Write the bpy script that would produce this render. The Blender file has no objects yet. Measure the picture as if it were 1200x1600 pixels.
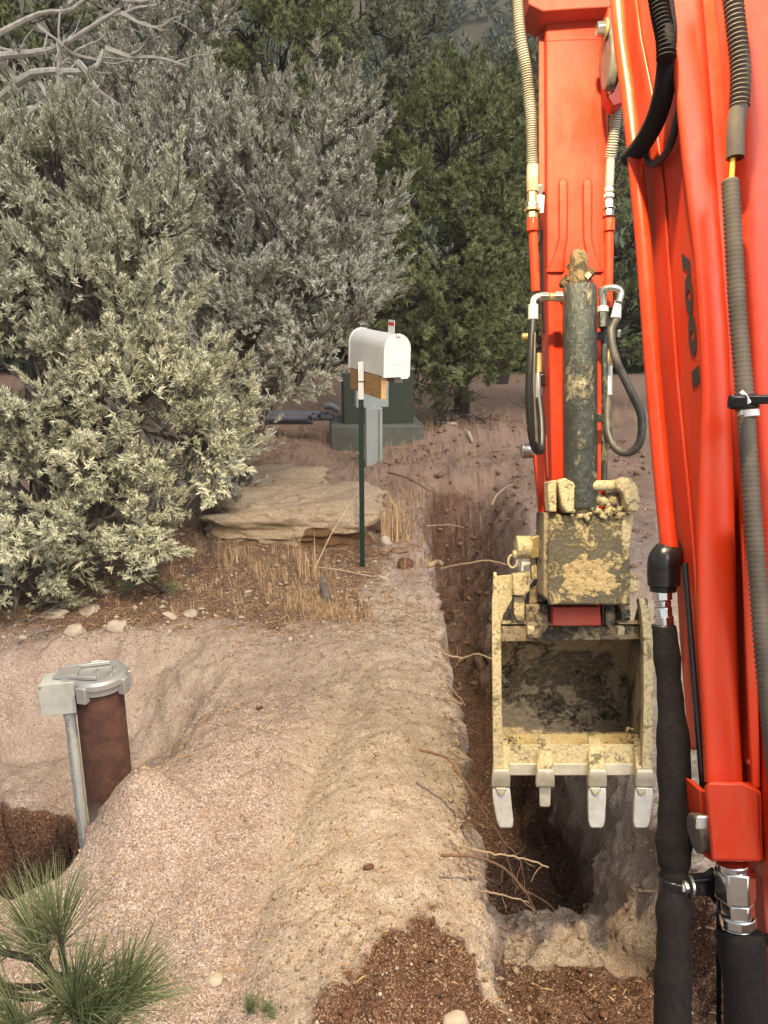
import bpy, bmesh, math, random
import numpy as np
from mathutils import Vector, Matrix, Quaternion
R = math.radians
random.seed(7); rng = np.random.default_rng(7)
scene = bpy.context.scene
COL = scene.collection

# ------------------------------------------------------------------ camera, sky, sun, lamp, exposure
CAM_H, PITCH, FPX = 1.73, R(14.9), 1202.0
cam_d = bpy.data.cameras.new('camera'); cam = bpy.data.objects.new('camera', cam_d); COL.objects.link(cam)
cam.location = (0, 0, CAM_H); cam.rotation_euler = (R(90) - PITCH, 0, 0)
cam_d.sensor_fit = 'VERTICAL'; cam_d.sensor_height = 36; cam_d.lens = 36 * FPX / 1600
cam_d.clip_start = 0.05; cam_d.clip_end = 900
scene.camera = cam
world = bpy.data.worlds.new('World'); scene.world = world; world.use_nodes = True
wn = world.node_tree; wn.nodes.clear()
SUN_EL, SUN_AZ = R(48), R(150)          # soft high light from behind the machine, right of the view
sky = wn.nodes.new('ShaderNodeTexSky'); sky.sky_type = 'NISHITA'; sky.sun_disc = False
sky.sun_elevation = SUN_EL; sky.sun_rotation = SUN_AZ; sky.dust_density = 3.0; sky.air_density = 1.0; sky.ozone_density = 0.6
hs = wn.nodes.new('ShaderNodeHueSaturation'); hs.inputs['Saturation'].default_value = 0.28
bg = wn.nodes.new('ShaderNodeBackground'); bg.inputs['Strength'].default_value = 0.125
wo = wn.nodes.new('ShaderNodeOutputWorld')
wn.links.new(sky.outputs[0], hs.inputs['Color']); wn.links.new(hs.outputs[0], bg.inputs['Color']); wn.links.new(bg.outputs[0], wo.inputs['Surface'])
sun_d = bpy.data.lights.new('sun', 'SUN'); sun_d.energy = 1.15; sun_d.angle = R(35); sun_d.color = (1.0, 0.93, 0.84)
sun = bpy.data.objects.new('sun', sun_d); COL.objects.link(sun)
sd = Vector((math.cos(SUN_EL) * math.sin(SUN_AZ), math.cos(SUN_EL) * math.cos(SUN_AZ), math.sin(SUN_EL)))
sun.rotation_euler = (-sd).to_track_quat('-Z', 'Y').to_euler()
scene.view_settings.view_transform = 'Standard'; scene.view_settings.look = 'None'
scene.view_settings.exposure = 0.56; scene.view_settings.gamma = 1.0; scene.view_settings.use_curve_mapping = False
LAMP_POS, LAMP_AIM, LAMP_W = Vector((0.22, 1.28, 3.22)), Vector((0.05, 2.9, 0.0)), 470.0

# ------------------------------------------------------------------ helpers
CP, SP = math.cos(PITCH), math.sin(PITCH)
FWD, UPV, RGT = Vector((0, CP, -SP)), Vector((0, SP, CP)), Vector((1, 0, 0))
CAM = Vector((0, 0, CAM_H))
def ray(px, py): return FWD + RGT * ((px - 600) / FPX) + UPV * ((800 - py) / FPX)
def P(px, py, zc): return CAM + ray(px, py) * zc                 # a point at depth zc
def G(px, py, z=0.0):                                           # where the line of sight meets height z
    d = ray(px, py); return CAM + d * ((z - CAM_H) / d.z)
def AY(px, py, Y):
    d = ray(px, py); return CAM + d * (Y / d.y)

def _h(ix, iy, s):
    h = (ix.astype(np.int64) * 374761393 + iy.astype(np.int64) * 668265263 + s * 974634777) & 0xffffffff
    h = ((h ^ (h >> 13)) * 1274126177) & 0xffffffff
    h = ((h ^ (h >> 16)) * 2246822519) & 0xffffffff
    return ((h ^ (h >> 15)) & 0xffffff) / float(0xffffff)
def vn(x, y, s=0):
    ix, iy = np.floor(x), np.floor(y); fx, fy = x - ix, y - iy
    fx = fx * fx * fx * (fx * (fx * 6 - 15) + 10); fy = fy * fy * fy * (fy * (fy * 6 - 15) + 10)
    a, b, c, d = _h(ix, iy, s), _h(ix + 1, iy, s), _h(ix, iy + 1, s), _h(ix + 1, iy + 1, s)
    return (a + (b - a) * fx) * (1 - fy) + (c + (d - c) * fx) * fy
def fbm(x, y, f=1.0, o=4, s=0, g=0.5):
    x = np.asarray(x, float); y = np.asarray(y, float); r = 0; a = 1.0; t = 0
    for k in range(o):
        r = r + a * (vn(x * f + 31.7 * k, y * f - 17.3 * k, s + k) - 0.5); t += a; a *= g; f *= 2.03
    return r / t * 2
def sstep(a, b, x):
    t = np.clip((x - a) / (b - a), 0, 1); return t * t * (3 - 2 * t)
def polysd(x, y, poly):                                         # signed distance, negative inside
    x = np.asarray(x, float); y = np.asarray(y, float)
    d = np.full(np.broadcast(x, y).shape, 1e9); ins = np.zeros(d.shape, bool); n = len(poly)
    for i in range(n):
        ax, ay = poly[i]; bx, by = poly[(i + 1) % n]
        ex, ey = bx - ax, by - ay; wx, wy = x - ax, y - ay
        t = np.clip((wx * ex + wy * ey) / (ex * ex + ey * ey), 0, 1)
        d = np.minimum(d, np.hypot(wx - ex * t, wy - ey * t))
        c = ((ay > y) != (by > y)) & (x < (bx - ax) * (y - ay) / (by - ay + 1e-12) + ax)
        ins ^= c
    return np.where(ins, -d, d)

WORLD_LOC = {}
class MB:
    def __init__(s): s.v = []; s.f = []
    def add(s, vs, fs):
        o = len(s.v); s.v += [tuple(q) for q in vs]; s.f += [tuple(i + o for i in f) for f in fs]; return s
    def box(s, c, dx, dy, dz, M=None):
        vs = []
        for z in (-.5, .5):
            for x, y in ((-.5, -.5), (.5, -.5), (.5, .5), (-.5, .5)):
                q = Vector((x * dx, y * dy, z * dz)); q = (M @ q) if M else q; vs.append(Vector(c) + q)
        return s.add(vs, [(3, 2, 1, 0), (4, 5, 6, 7), (0, 1, 5, 4), (1, 2, 6, 5), (2, 3, 7, 6), (3, 0, 4, 7)])
    def tube(s, pts, rad, n=10, cap=True, ridge=None):
        pts = [Vector(p) for p in pts]; m = len(pts)
        if not hasattr(rad, '__len__'): rad = [rad] * m
        t0 = (pts[1] - pts[0]).normalized(); a = t0.orthogonal().normalized(); vs = []
        for i in range(m):
            t = (pts[min(i + 1, m - 1)] - pts[max(i - 1, 0)]).normalized()
            a = (a - t * a.dot(t)).normalized(); b = t.cross(a)
            for k in range(n):
                th = 2 * math.pi * k / n; vs.append(pts[i] + (a * math.cos(th) + b * math.sin(th)) * rad[i])
        fs = [(i * n + k, i * n + (k + 1) % n, (i + 1) * n + (k + 1) % n, (i + 1) * n + k) for i in range(m - 1) for k in range(n)]
        if cap: fs += [tuple(range(n - 1, -1, -1)), tuple((m - 1) * n + k for k in range(n))]
        return s.add(vs, fs)
    def prism(s, poly, zc, depth, z2=None):                     # a plate: outline facing the cab at distance zc, real thickness
        n = len(poly)
        f = [P(x, y, zc) for x, y in poly]; b = [q + FWD * depth for q in f]
        vs = f + b; fs = [tuple(range(n)), tuple(range(2 * n - 1, n - 1, -1))]
        fs += [(i, i + n, (i + 1) % n + n, (i + 1) % n) for i in range(n)]
        return s.add(vs, fs)
    def extr(s, poly, vec):
        n = len(poly); vec = Vector(vec); f = [Vector(q) for q in poly]
        return s.add(f + [q + vec for q in f], [tuple(range(n)), tuple(range(2 * n - 1, n - 1, -1))] + [(i, i + n, (i + 1) % n + n, (i + 1) % n) for i in range(n)])
    def mesh(s, name):
        me = bpy.data.meshes.new(name); me.from_pydata(s.v, [], s.f); me.validate()
        bm = bmesh.new(); bm.from_mesh(me); bmesh.ops.recalc_face_normals(bm, faces=bm.faces); bm.to_mesh(me); bm.free(); return me
def smooth(me, ang=35):
    me.polygons.foreach_set('use_smooth', [True] * len(me.polygons))
    try: me.set_sharp_from_angle(angle=R(ang))
    except Exception: pass
def obj(name, mb, mat, parent=None, sm=True, bevel=0, label=None, ang=35, kind=None):
    me = mb.mesh(name) if isinstance(mb, MB) else mb
    if sm: smooth(me, ang)
    if mat: me.materials.clear(); me.materials.append(mat)
    o = bpy.data.objects.new(name, me); COL.objects.link(o)
    if parent:
        o.parent = parent; o.location = -WORLD_LOC.get(parent.name, Vector()); WORLD_LOC[o.name] = Vector()
    if bevel:
        m = o.modifiers.new('bevel', 'BEVEL'); m.width = bevel; m.segments = 2; m.limit_method = 'ANGLE'; m.angle_limit = R(40)
    if label: o['label'] = label
    if kind: o['kind'] = kind
    return o
def thing(name, label, cat, loc, group=None):
    o = bpy.data.objects.new(name, None); COL.objects.link(o); o.empty_display_size = .05
    o.location = loc; o['label'] = label; o['category'] = cat; WORLD_LOC[o.name] = Vector(loc)
    if group: o['group'] = group
    return o
def tag(o, label, cat, group=None, kind=None):
    o['label'] = label; o['category'] = cat
    if group: o['group'] = group
    if kind: o['kind'] = kind
    return o
def np_mesh(name, V, F, mat, attrs=None, sm=False):
    V = np.asarray(V, np.float32).reshape(-1, 3); F = np.asarray(F, np.int32); k = F.shape[1]
    me = bpy.data.meshes.new(name); me.vertices.add(len(V)); me.vertices.foreach_set('co', V.ravel())
    me.loops.add(F.size); me.loops.foreach_set('vertex_index', F.ravel())
    me.polygons.add(len(F)); me.polygons.foreach_set('loop_start', np.arange(0, F.size, k, dtype=np.int32))
    me.update(calc_edges=True)
    for nm, arr in (attrs or {}).items():
        a = me.attributes.new(nm, 'FLOAT', 'POINT'); a.data.foreach_set('value', np.asarray(arr, np.float32))
    if sm: me.polygons.foreach_set('use_smooth', [True] * len(F))
    me.materials.append(mat); return me
def spline(pts, n=8):
    pts = [Vector(p) for p in pts]; out = []
    for i in range(len(pts) - 1):
        p0, p1, p2, p3 = pts[max(i - 1, 0)], pts[i], pts[i + 1], pts[min(i + 2, len(pts) - 1)]
        for k in range(n):
            t = k / n
            out.append(0.5 * ((2 * p1) + (p2 - p0) * t + (2 * p0 - 5 * p1 + 4 * p2 - p3) * t * t + (3 * p1 - p0 - 3 * p2 + p3) * t ** 3))
    return out + [pts[-1]]

# ------------------------------------------------------------------ materials
def newmat(name):
    m = bpy.data.materials.new(name); m.use_nodes = True; nt = m.node_tree
    return m, nt, nt.nodes['Principled BSDF']
def N(nt, t, **kw):
    n = nt.nodes.new(t)
    for k, v in kw.items():
        if k.startswith('_'): setattr(n, k[1:], v)
        else:
            key = k.replace('__', ' ')
            n.inputs[key].default_value = v
    return n
def ramp(nt, fac, stops, interp='LINEAR'):
    r = nt.nodes.new('ShaderNodeValToRGB'); r.color_ramp.interpolation = interp; e = r.color_ramp.elements
    while len(e) < len(stops): e.new(0.5)
    for i, (p, c) in enumerate(stops):
        e[i].position = p; e[i].color = (c, c, c, 1) if not hasattr(c, '__len__') else (*c, 1)
    nt.links.new(fac, r.inputs[0]); return r.outputs[0]
def mix(nt, fac, a, b, mode='MIX'):
    m = nt.nodes.new('ShaderNodeMix'); m.data_type = 'RGBA'; m.blend_type = mode
    for sock, v in ((m.inputs['Factor'], fac), (m.inputs['A'], a), (m.inputs['B'], b)):
        if hasattr(v, 'links'): nt.links.new(v, sock)
        elif hasattr(v, '__len__'): sock.default_value = (*v, 1) if len(v) == 3 else v
        else: sock.default_value = v
    return [o for o in m.outputs if o.type == 'RGBA'][0]
def math_(nt, op, a, b=None, clamp=False):
    m = nt.nodes.new('ShaderNodeMath'); m.operation = op; m.use_clamp = clamp
    for i, v in enumerate((a, b)):
        if v is None: continue
        if hasattr(v, 'links'): nt.links.new(v, m.inputs[i])
        else: m.inputs[i].default_value = v
    return m.outputs[0]
def noise(nt, co, scale, detail=4, rough=0.6, dist=0.0):
    n = nt.nodes.new('ShaderNodeTexNoise'); n.inputs['Scale'].default_value = scale; n.inputs['Detail'].default_value = detail
    n.inputs['Roughness'].default_value = rough; n.inputs['Distortion'].default_value = dist
    nt.links.new(co, n.inputs['Vector']); return n.outputs['Fac']
def geo(nt): return nt.nodes.new('ShaderNodeNewGeometry').outputs['Position']
def bump(nt, b, h, strength=0.5, dist=0.01):
    n = nt.nodes.new('ShaderNodeBump'); n.inputs['Strength'].default_value = strength; n.inputs['Distance'].default_value = dist
    nt.links.new(h, n.inputs['Height']); nt.links.new(n.outputs[0], b.inputs['Normal']); return n
def vec_scale(nt, co, s):
    m = nt.nodes.new('ShaderNodeMapping'); m.inputs['Scale'].default_value = s; nt.links.new(co, m.inputs['Vector']); return m.outputs[0]

def nt_y(nt, co):
    s = nt.nodes.new('ShaderNodeSeparateXYZ'); nt.links.new(co, s.inputs[0]); return s.outputs[1]
def m_soil():
    m, nt, b = newmat('decomposed_granite_soil'); co = geo(nt)
    at = N(nt, 'ShaderNodeAttribute', _attribute_name='moist').outputs['Fac']
    lt = N(nt, 'ShaderNodeAttribute', _attribute_name='litter').outputs['Fac']
    fn = N(nt, 'ShaderNodeAttribute', _attribute_name='fines').outputs['Fac']
    big = noise(nt, co, 1.6, 6, 0.6, 0.4); mid = noise(nt, co, 9, 6, 0.65); fine = noise(nt, co, 120, 4, 0.7)
    v = nt.nodes.new('ShaderNodeTexVoronoi'); v.inputs['Scale'].default_value = 260; nt.links.new(co, v.inputs['Vector'])
    v2 = nt.nodes.new('ShaderNodeTexVoronoi'); v2.inputs['Scale'].default_value = 62; nt.links.new(co, v2.inputs['Vector'])
    sep = nt.nodes.new('ShaderNodeSeparateColor'); nt.links.new(v.outputs['Color'], sep.inputs[0])
    pink = ramp(nt, sep.outputs[0], [(0, (.17, .115, .09)), (.3, (.355, .27, .228)), (.75, (.45, .35, .30)), (1, (.70, .60, .52))])
    pale = ramp(nt, sep.outputs[1], [(0, (.34, .27, .21)), (.5, (.455, .365, .29)), (1, (.63, .525, .43))])
    base = mix(nt, ramp(nt, math_(nt, 'ADD', math_(nt, 'MULTIPLY', fn, .75), math_(nt, 'MULTIPLY', big, .5)), [(.35, 0), (.75, 1)]), pink, pale)
    base = mix(nt, ramp(nt, mid, [(.3, .45), (.6, 0)]), base, (.25, .155, .11))
    pat = noise(nt, co, 4.2, 7, .7, .6); base = mix(nt, ramp(nt, pat, [(.52, 0), (.66, .38)]), base, (.26, .20, .165))
    far = ramp(nt, math_(nt, 'ADD', math_(nt, 'MULTIPLY', nt_y(nt, co), .1), math_(nt, 'MULTIPLY', math_(nt, 'SUBTRACT', mid, .5), .25)), [(.50, 0), (.72, .62)]); base = mix(nt, far, base, (.30, .175, .11))
    crk = noise(nt, co, 33, 5, .8, 1.5); base = mix(nt, ramp(nt, crk, [(.27, .75), (.36, 0)]), base, (.10, .055, .035))
    brown = ramp(nt, sep.outputs[2], [(0, (.055, .026, .016)), (.5, (.13, .066, .042)), (.85, (.22, .125, .08)), (1, (.38, .27, .19))])
    wet_shade = ramp(nt, math_(nt, 'ADD', at, math_(nt, 'MULTIPLY', math_(nt, 'SUBTRACT', mid, .5), .9)), [(.26, 0), (.46, .7), (.62, 1)])  # damp soil, plus the trench shade painted into the mask
    base = mix(nt, wet_shade, base, brown)
    lc = ramp(nt, sep.outputs[0], [(0, (.045, .024, .016)), (.45, (.14, .075, .045)), (.8, (.23, .12, .07)), (1, (.5, .4, .3))])
    lf = ramp(nt, math_(nt, 'ADD', lt, math_(nt, 'MULTIPLY', math_(nt, 'SUBTRACT', mid, .5), 1.2)), [(.4, 0), (.7, .9)])
    base = mix(nt, lf, base, lc)
    sy = nt.nodes.new('ShaderNodeSeparateXYZ'); nt.links.new(co, sy.inputs[0]); base = mix(nt, ramp(nt, math_(nt, 'MULTIPLY', sy.outputs[1], .01), [(.19, 0), (.24, .85)]), base, (.085, .085, .05))   # brush-covered hillside
    nt.links.new(base, b.inputs['Base Color']); b.inputs['Roughness'].default_value = .95
    b.inputs['Specular IOR Level'].default_value = .15
    h = math_(nt, 'ADD', math_(nt, 'MULTIPLY', mid, 1.2), math_(nt, 'MULTIPLY', fine, .5))
    h = math_(nt, 'ADD', h, math_(nt, 'MULTIPLY', math_(nt, 'SUBTRACT', 1.0, v2.outputs['Distance']), .3))
    h = math_(nt, 'ADD', h, math_(nt, 'MULTIPLY', math_(nt, 'SUBTRACT', 1.0, v.outputs['Distance']), .22))
    h = math_(nt, 'ADD', h, math_(nt, 'MULTIPLY', noise(nt, co, 26, 6, .75, .3), .6)); bump(nt, b, h, .75, .02); return m
def m_simple(name, col, rough=.6, metal=0, nscale=0, namt=.3, bumpd=0, spec=.5, dark=None, coat=0):
    m, nt, b = newmat(name); b.inputs['Roughness'].default_value = rough; b.inputs['Metallic'].default_value = metal
    b.inputs['Specular IOR Level'].default_value = spec; b.inputs['Coat Weight'].default_value = coat; b.inputs['Coat Roughness'].default_value = .12
    if nscale:
        co = geo(nt); f = noise(nt, co, nscale, 6, .65)
        c = mix(nt, ramp(nt, f, [(.35, 0), (.68, 1)]), dark or tuple(x * (1 - namt) for x in col), col)
        nt.links.new(c, b.inputs['Base Color'])
        if bumpd: bump(nt, b, f, .6, bumpd)
    else: b.inputs['Base Color'].default_value = (*col, 1)
    return m
def m_paint(name, col, dust=.25, rough=.32, scratches=True):
    m, nt, b = newmat(name); co = geo(nt)
    f = noise(nt, co, 3.5, 8, .7, .3); s = noise(nt, vec_scale(nt, co, (60, 60, 6)), 1.5, 5, .7)
    c = mix(nt, ramp(nt, f, [(.45, 0), (.85, dust)]), col, (.50, .30, .20))
    dr = noise(nt, vec_scale(nt, co, (9, 9, 1.3)), 3, 7, .75, .4); c = mix(nt, ramp(nt, dr, [(.50, 0), (.80, .38)]), c, (.30, .13, .08))
    ch = noise(nt, co, 55, 6, .8, .8); c = mix(nt, ramp(nt, ch, [(.735, 0), (.75, .85)]), c, (.16, .08, .05))
    sc = ramp(nt, s, [(.70, 0), (.74, .3)])
    c = mix(nt, sc, c, (.45, .32, .24)) if scratches else c
    nt.links.new(c, b.inputs['Base Color'])
    r = ramp(nt, f, [(.2, rough - .06), (.8, rough + .25)]); nt.links.new(r, b.inputs['Roughness'])
    b.inputs['Specular IOR Level'].default_value = .28; b.inputs['Coat Weight'].default_value = .02; b.inputs['Coat Roughness'].default_value = .2
    op = noise(nt, co, 180, 2); bump(nt, b, op, .06, .002); return m
def m_mudsteel(name, steel, mud, amount=.5, scale=7, rough=.7, metal=.3, stretch=(1, 1, 1)):
    m, nt, b = newmat(name); co = vec_scale(nt, geo(nt), stretch)
    f = noise(nt, co, scale, 9, .72, .6); g = noise(nt, co, scale * 7, 6, .7); sc = noise(nt, vec_scale(nt, co, (1.2, 1.2, 7)), 34, 5, .8, 1.2)
    st = mix(nt, ramp(nt, g, [(.3, 0), (.7, 1)]), tuple(x * .55 for x in steel), steel)
    st = mix(nt, ramp(nt, sc, [(.68, 0), (.72, .8)]), st, (.55, .5, .38))
    md = mix(nt, ramp(nt, g, [(.35, 0), (.65, 1)]), tuple(x * .6 for x in mud), mud)
    k = ramp(nt, math_(nt, 'ADD', f, math_(nt, 'MULTIPLY', math_(nt, 'SUBTRACT', g, .5), .35)), [(1 - amount - .06, 0), (1 - amount + .04, 1)])
    nt.links.new(mix(nt, k, st, md), b.inputs['Base Color'])
    nt.links.new(ramp(nt, k, [(0, rough - .25), (1, .95)]), b.inputs['Roughness'])
    nt.links.new(ramp(nt, k, [(0, metal), (1, 0)]), b.inputs['Metallic'])
    bump(nt, b, math_(nt, 'ADD', k, math_(nt, 'MULTIPLY', g, 1.1)), .8, .008); return m
def m_leaf(name, cols, rough=.7, trans=0):
    m, nt, b = newmat(name)
    at = N(nt, 'ShaderNodeAttribute', _attribute_name='tint').outputs['Fac']
    c = ramp(nt, at, [(i / (len(cols) - 1), k) for i, k in enumerate(cols)])
    nt.links.new(c, b.inputs['Base Color']); b.inputs['Roughness'].default_value = rough; b.inputs['Specular IOR Level'].default_value = .3
    return m
def m_rock():
    m, nt, b = newmat('granite_rock'); co = geo(nt)
    mp = nt.nodes.new('ShaderNodeMapping'); mp.inputs['Rotation'].default_value = (0, R(10), R(25)); mp.inputs['Scale'].default_value = (6, 10, 13); nt.links.new(co, mp.inputs['Vector'])
    f = noise(nt, mp.outputs[0], 7, 9, .8, .5); g = noise(nt, co, 3, 5, .6); v = noise(nt, co, 160, 3, .7)
    c = ramp(nt, f, [(.3, (.15, .10, .065)), (.44, (.38, .28, .19)), (.60, (.55, .44, .32)), (.8, (.66, .57, .46))])
    sepz = nt.nodes.new('ShaderNodeSeparateXYZ'); nt.links.new(nt.nodes.new('ShaderNodeNewGeometry').outputs['True Normal'], sepz.inputs[0])
    br = ramp(nt, math_(nt, 'ADD', N(nt, 'ShaderNodeAttribute', _attribute_name='broken').outputs['Fac'], math_(nt, 'MULTIPLY', math_(nt, 'SUBTRACT', noise(nt, co, 22, 5, .7), .5), .8)), [(.44, 0), (.50, 1)])
    c = mix(nt, ramp(nt, g, [(.5, 0), (.75, .4)]), c, (.50, .36, .32))
    c = mix(nt, br, c, mix(nt, v, (.08, .042, .024), (.26, .15, .08)))
    nt.links.new(c, b.inputs['Base Color']); b.inputs['Roughness'].default_value = .9; b.inputs['Specular IOR Level'].default_value = .2
    bump(nt, b, math_(nt, 'ADD', f, math_(nt, 'MULTIPLY', v, .3)), .8, .02); return m
def m_wood(name, a, c2):
    m, nt, b = newmat(name); co = vec_scale(nt, geo(nt), (4, 4, 40))
    f = noise(nt, co, 2.0, 6, .7, 1.0); g = noise(nt, geo(nt), 14, 4, .6)
    c = mix(nt, ramp(nt, f, [(.3, 0), (.7, 1)]), a, c2); c = mix(nt, ramp(nt, g, [(.55, 0), (.68, .8)]), c, (.10, .05, .02))
    nt.links.new(c, b.inputs['Base Color']); b.inputs['Roughness'].default_value = .8; bump(nt, b, f, .4, .003); return m
def m_casing():
    m, nt, b = newmat('rusty_steel_casing'); co = geo(nt)
    f = noise(nt, co, 22, 8, .7); g = noise(nt, vec_scale(nt, co, (26, 26, 2)), 1.2, 5, .7)
    c = ramp(nt, f, [(.25, (.035, .018, .014)), (.5, (.085, .037, .026)), (.75, (.15, .07, .045))])
    c = mix(nt, ramp(nt, g, [(.62, 0), (.72, .3)]), c, (.36, .22, .14))
    sx = nt.nodes.new('ShaderNodeSeparateXYZ'); nt.links.new(co, sx.inputs[0])
    dust = ramp(nt, math_(nt, 'ADD', sx.outputs[2], math_(nt, 'MULTIPLY', math_(nt, 'SUBTRACT', f, .5), .12)), [(.0, 1), (.10, 0)])
    c = mix(nt, dust, c, (.30, .25, .21)); nt.links.new(c, b.inputs['Base Color']); b.inputs['Roughness'].default_value = .75; b.inputs['Metallic'].default_value = .15
    bump(nt, b, f, .4, .003); return m

SOIL = m_soil()
RED = m_paint('orange_red_machine_paint', (.50, .032, .007), .16)
RED2 = m_paint('orange_red_pipe_paint', (.54, .038, .008), .10, .26)
REDD = m_paint('faded_red_paint', (.36, .045, .025), .35, .5)
STEEL = m_mudsteel('muddy_bucket_steel', (.06, .055, .045), (.30, .235, .15), .54, 8)
MUDY = m_mudsteel('mud_caked_yellow_steel', (.27, .22, .12), (.58, .48, .28), .60, 15, .85, .05)
BARREL = m_mudsteel('scratched_cylinder_barrel', (.085, .095, .085), (.42, .37, .25), .36, 9, .45, .45, (1, 1, .5))
INNER = m_mudsteel('bucket_inside_steel', (.045, .037, .026), (.38, .30, .19), .56, 9, .7, .2)
WORN = m_simple('worn_bright_steel', (.74, .73, .68), .38, .35, 30, .25, .001)
EDGE = m_simple('dusty_cutting_edge', (.55, .50, .40), .5, .5, 24, .3, .002)
ZINC = m_simple('zinc_plated_fitting', (.62, .61, .56), .28, .9, 40, .35)
BRASS = m_simple('dirty_yellow_zinc', (.45, .34, .16), .5, .5, 40, .4)
CHROME = m_simple('chrome_fitting', (.75, .75, .74), .15, 1.0, 30, .25)
RUBBER = m_simple('black_rubber_hose', (.016, .015, .014), .42, 0, 30, .4, .001)
RUBDUST = m_simple('dusty_rubber_hose', (.10, .092, .075), .5, 0, 25, .6, .001, dark=(.02, .02, .018))
SLEEVE = m_simple('black_fabric_hose_sleeve', (.018, .014, .014), .85, 0, 120, .5, .003, spec=.25)
CORR = m_simple('dusty_corrugated_loom', (.14, .11, .082), .7, 0, 20, .45, .001)
CORRG = m_simple('grey_spring_guard', (.36, .34, .28), .6, .1, 9, .45, .001, dark=(.17, .15, .11))
BLACKP = m_simple('black_plastic', (.012, .011, .012), .25, 0)
GREYC = m_simple('cast_aluminium_cap', (.42, .42, .43), .42, .55, 12, .2, .001)
PVC = m_simple('grey_pvc', (.40, .41, .39), .45, 0, 18, .25, .0005)
PVCD = m_simple('dark_grey_pvc_pipe', (.13, .13, .145), .5, 0, 10, .4)
WHITEP = m_simple('white_enamel', (.80, .79, .77), .35, 0, 8, .08)
DARKGREEN = m_simple('dark_green_post_paint', (.008, .028, .02), .4, 0, 40, .3)
UTILGREEN = m_simple('green_utility_paint', (.030, .046, .028), .55, 0, 5, .3, dark=(.045, .05, .03))
UTILPAD = m_simple('grey_green_pad', (.15, .15, .12), .9, 0, 8, .35, .004)
DUSTTOP = m_simple('dust_covered_green', (.24, .17, .13), .95, 0, 6, .3)
PEDESTAL = m_simple('pale_green_grey_metal', (.36, .39, .36), .5, 0, 4, .15)
INK = m_simple('black_print', (.02, .02, .02), .7); INKG = m_simple('grey_print', (.10, .11, .11), .8)
FLAG = m_simple('red_flag', (.65, .02, .03), .5)
WOODB = m_wood('weathered_board', (.50, .30, .13), (.26, .13, .055))
WOODE = m_simple('sawn_board_end', (.62, .40, .17), .8, 0, 30, .3)
BARK = m_simple('grey_juniper_bark', (.22, .19, .165), .95, 0, 30, .5, .006, dark=(.08, .065, .055))
DEAD = m_simple('bleached_dead_wood', (.56, .52, .44), .9, 0, 20, .45, .004)
DARKBARK = m_simple('dark_bark', (.075, .058, .045), .95, 0, 20, .5, .006)
ROOT = m_simple('root_bark', (.24, .13, .075), .85, 0, 25, .4, .002)
ROOTP = m_simple('pale_root', (.40, .28, .18), .85, 0, 25, .3, .002)
ROCK = m_rock()
STONE = m_simple('pale_stone', (.52, .42, .33), .9, 0, 18, .4, .006)
CLOD = m_simple('dirt_clod', (.17, .09, .058), .95, 0, 30, .5, .006, spec=.15)
CLODP = m_simple('pale_clod', (.42, .32, .22), .95, 0, 30, .4, .006, spec=.15)
CHIP = m_simple('wood_chip', (.62, .48, .36), .85, 0, 20, .3)
MUD = m_mudsteel('dry_mud', (.34, .25, .14), (.56, .44, .25), .5, 30, .95, 0)
JUN = m_leaf('grey_green_juniper_scale', [(.17, .16, .10), (.40, .40, .28), (.585, .58, .43), (.75, .735, .56)])
JUN2 = m_leaf('frosted_juniper_scale', [(.17, .16, .12), (.41, .40, .315), (.59, .575, .47), (.74, .72, .61)])
PIN = m_leaf('pinyon_needles', [(.05, .058, .024), (.15, .175, .07), (.27, .30, .125), (.42, .43, .22)])
PIN2 = m_leaf('grey_green_needles', [(.08, .085, .05), (.19, .20, .12), (.31, .32, .20), (.45, .44, .31)])
NEED = m_leaf('ponderosa_needles', [(.06, .085, .035), (.14, .18, .075), (.24, .28, .14), (.40, .37, .21)], .45)
HILLF = m_leaf('far_wood_green', [(.045, .055, .03), (.08, .095, .05), (.12, .135, .08), (.17, .18, .12)])
DRY = m_leaf('dry_grass', [(.20, .11, .06), (.38, .24, .13), (.55, .38, .22), (.68, .54, .36)])
# ------------------------------------------------------------------ ground
PIT = [(-.76, 2.52), (-.86, 2.33), (-.94, 2.13), (-1.02, 2.04), (-1.2, 1.95), (-1.6, 1.8), (-2.6, 1.9), (-2.9, 3.0), (-2.1, 3.65), (-1.55, 3.92), (-1.05, 3.85), (-.72, 3.45), (-.66, 3.05)]
DEEP = [(-.84, 2.46), (-.90, 2.30), (-.965, 2.15), (-1.2, 2.02), (-1.6, 1.9), (-2.5, 2.1), (-2.6, 2.8), (-1.7, 2.95), (-1.15, 2.85), (-.93, 2.6)]
def trench_edges(Y):
    xl = .305 + .035 * fbm(Y, Y * 0 + 3, 1.6, 4, 11) + .02 * fbm(Y, Y * 0 + 9, 7, 3, 12)
    xl = xl + .10 * sstep(6.2, 7.4, Y) - .03 * sstep(2.8, 2.0, Y)
    xr = .90 + .04 * fbm(Y, Y * 0 + 5, 1.4, 4, 13) + .40 * sstep(4.6, 6.6, Y) + .02 * fbm(Y, Y * 0 + 2, 8, 3, 14) + .07 * sstep(3.2, 2.4, Y)
    return xl, xr
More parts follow.
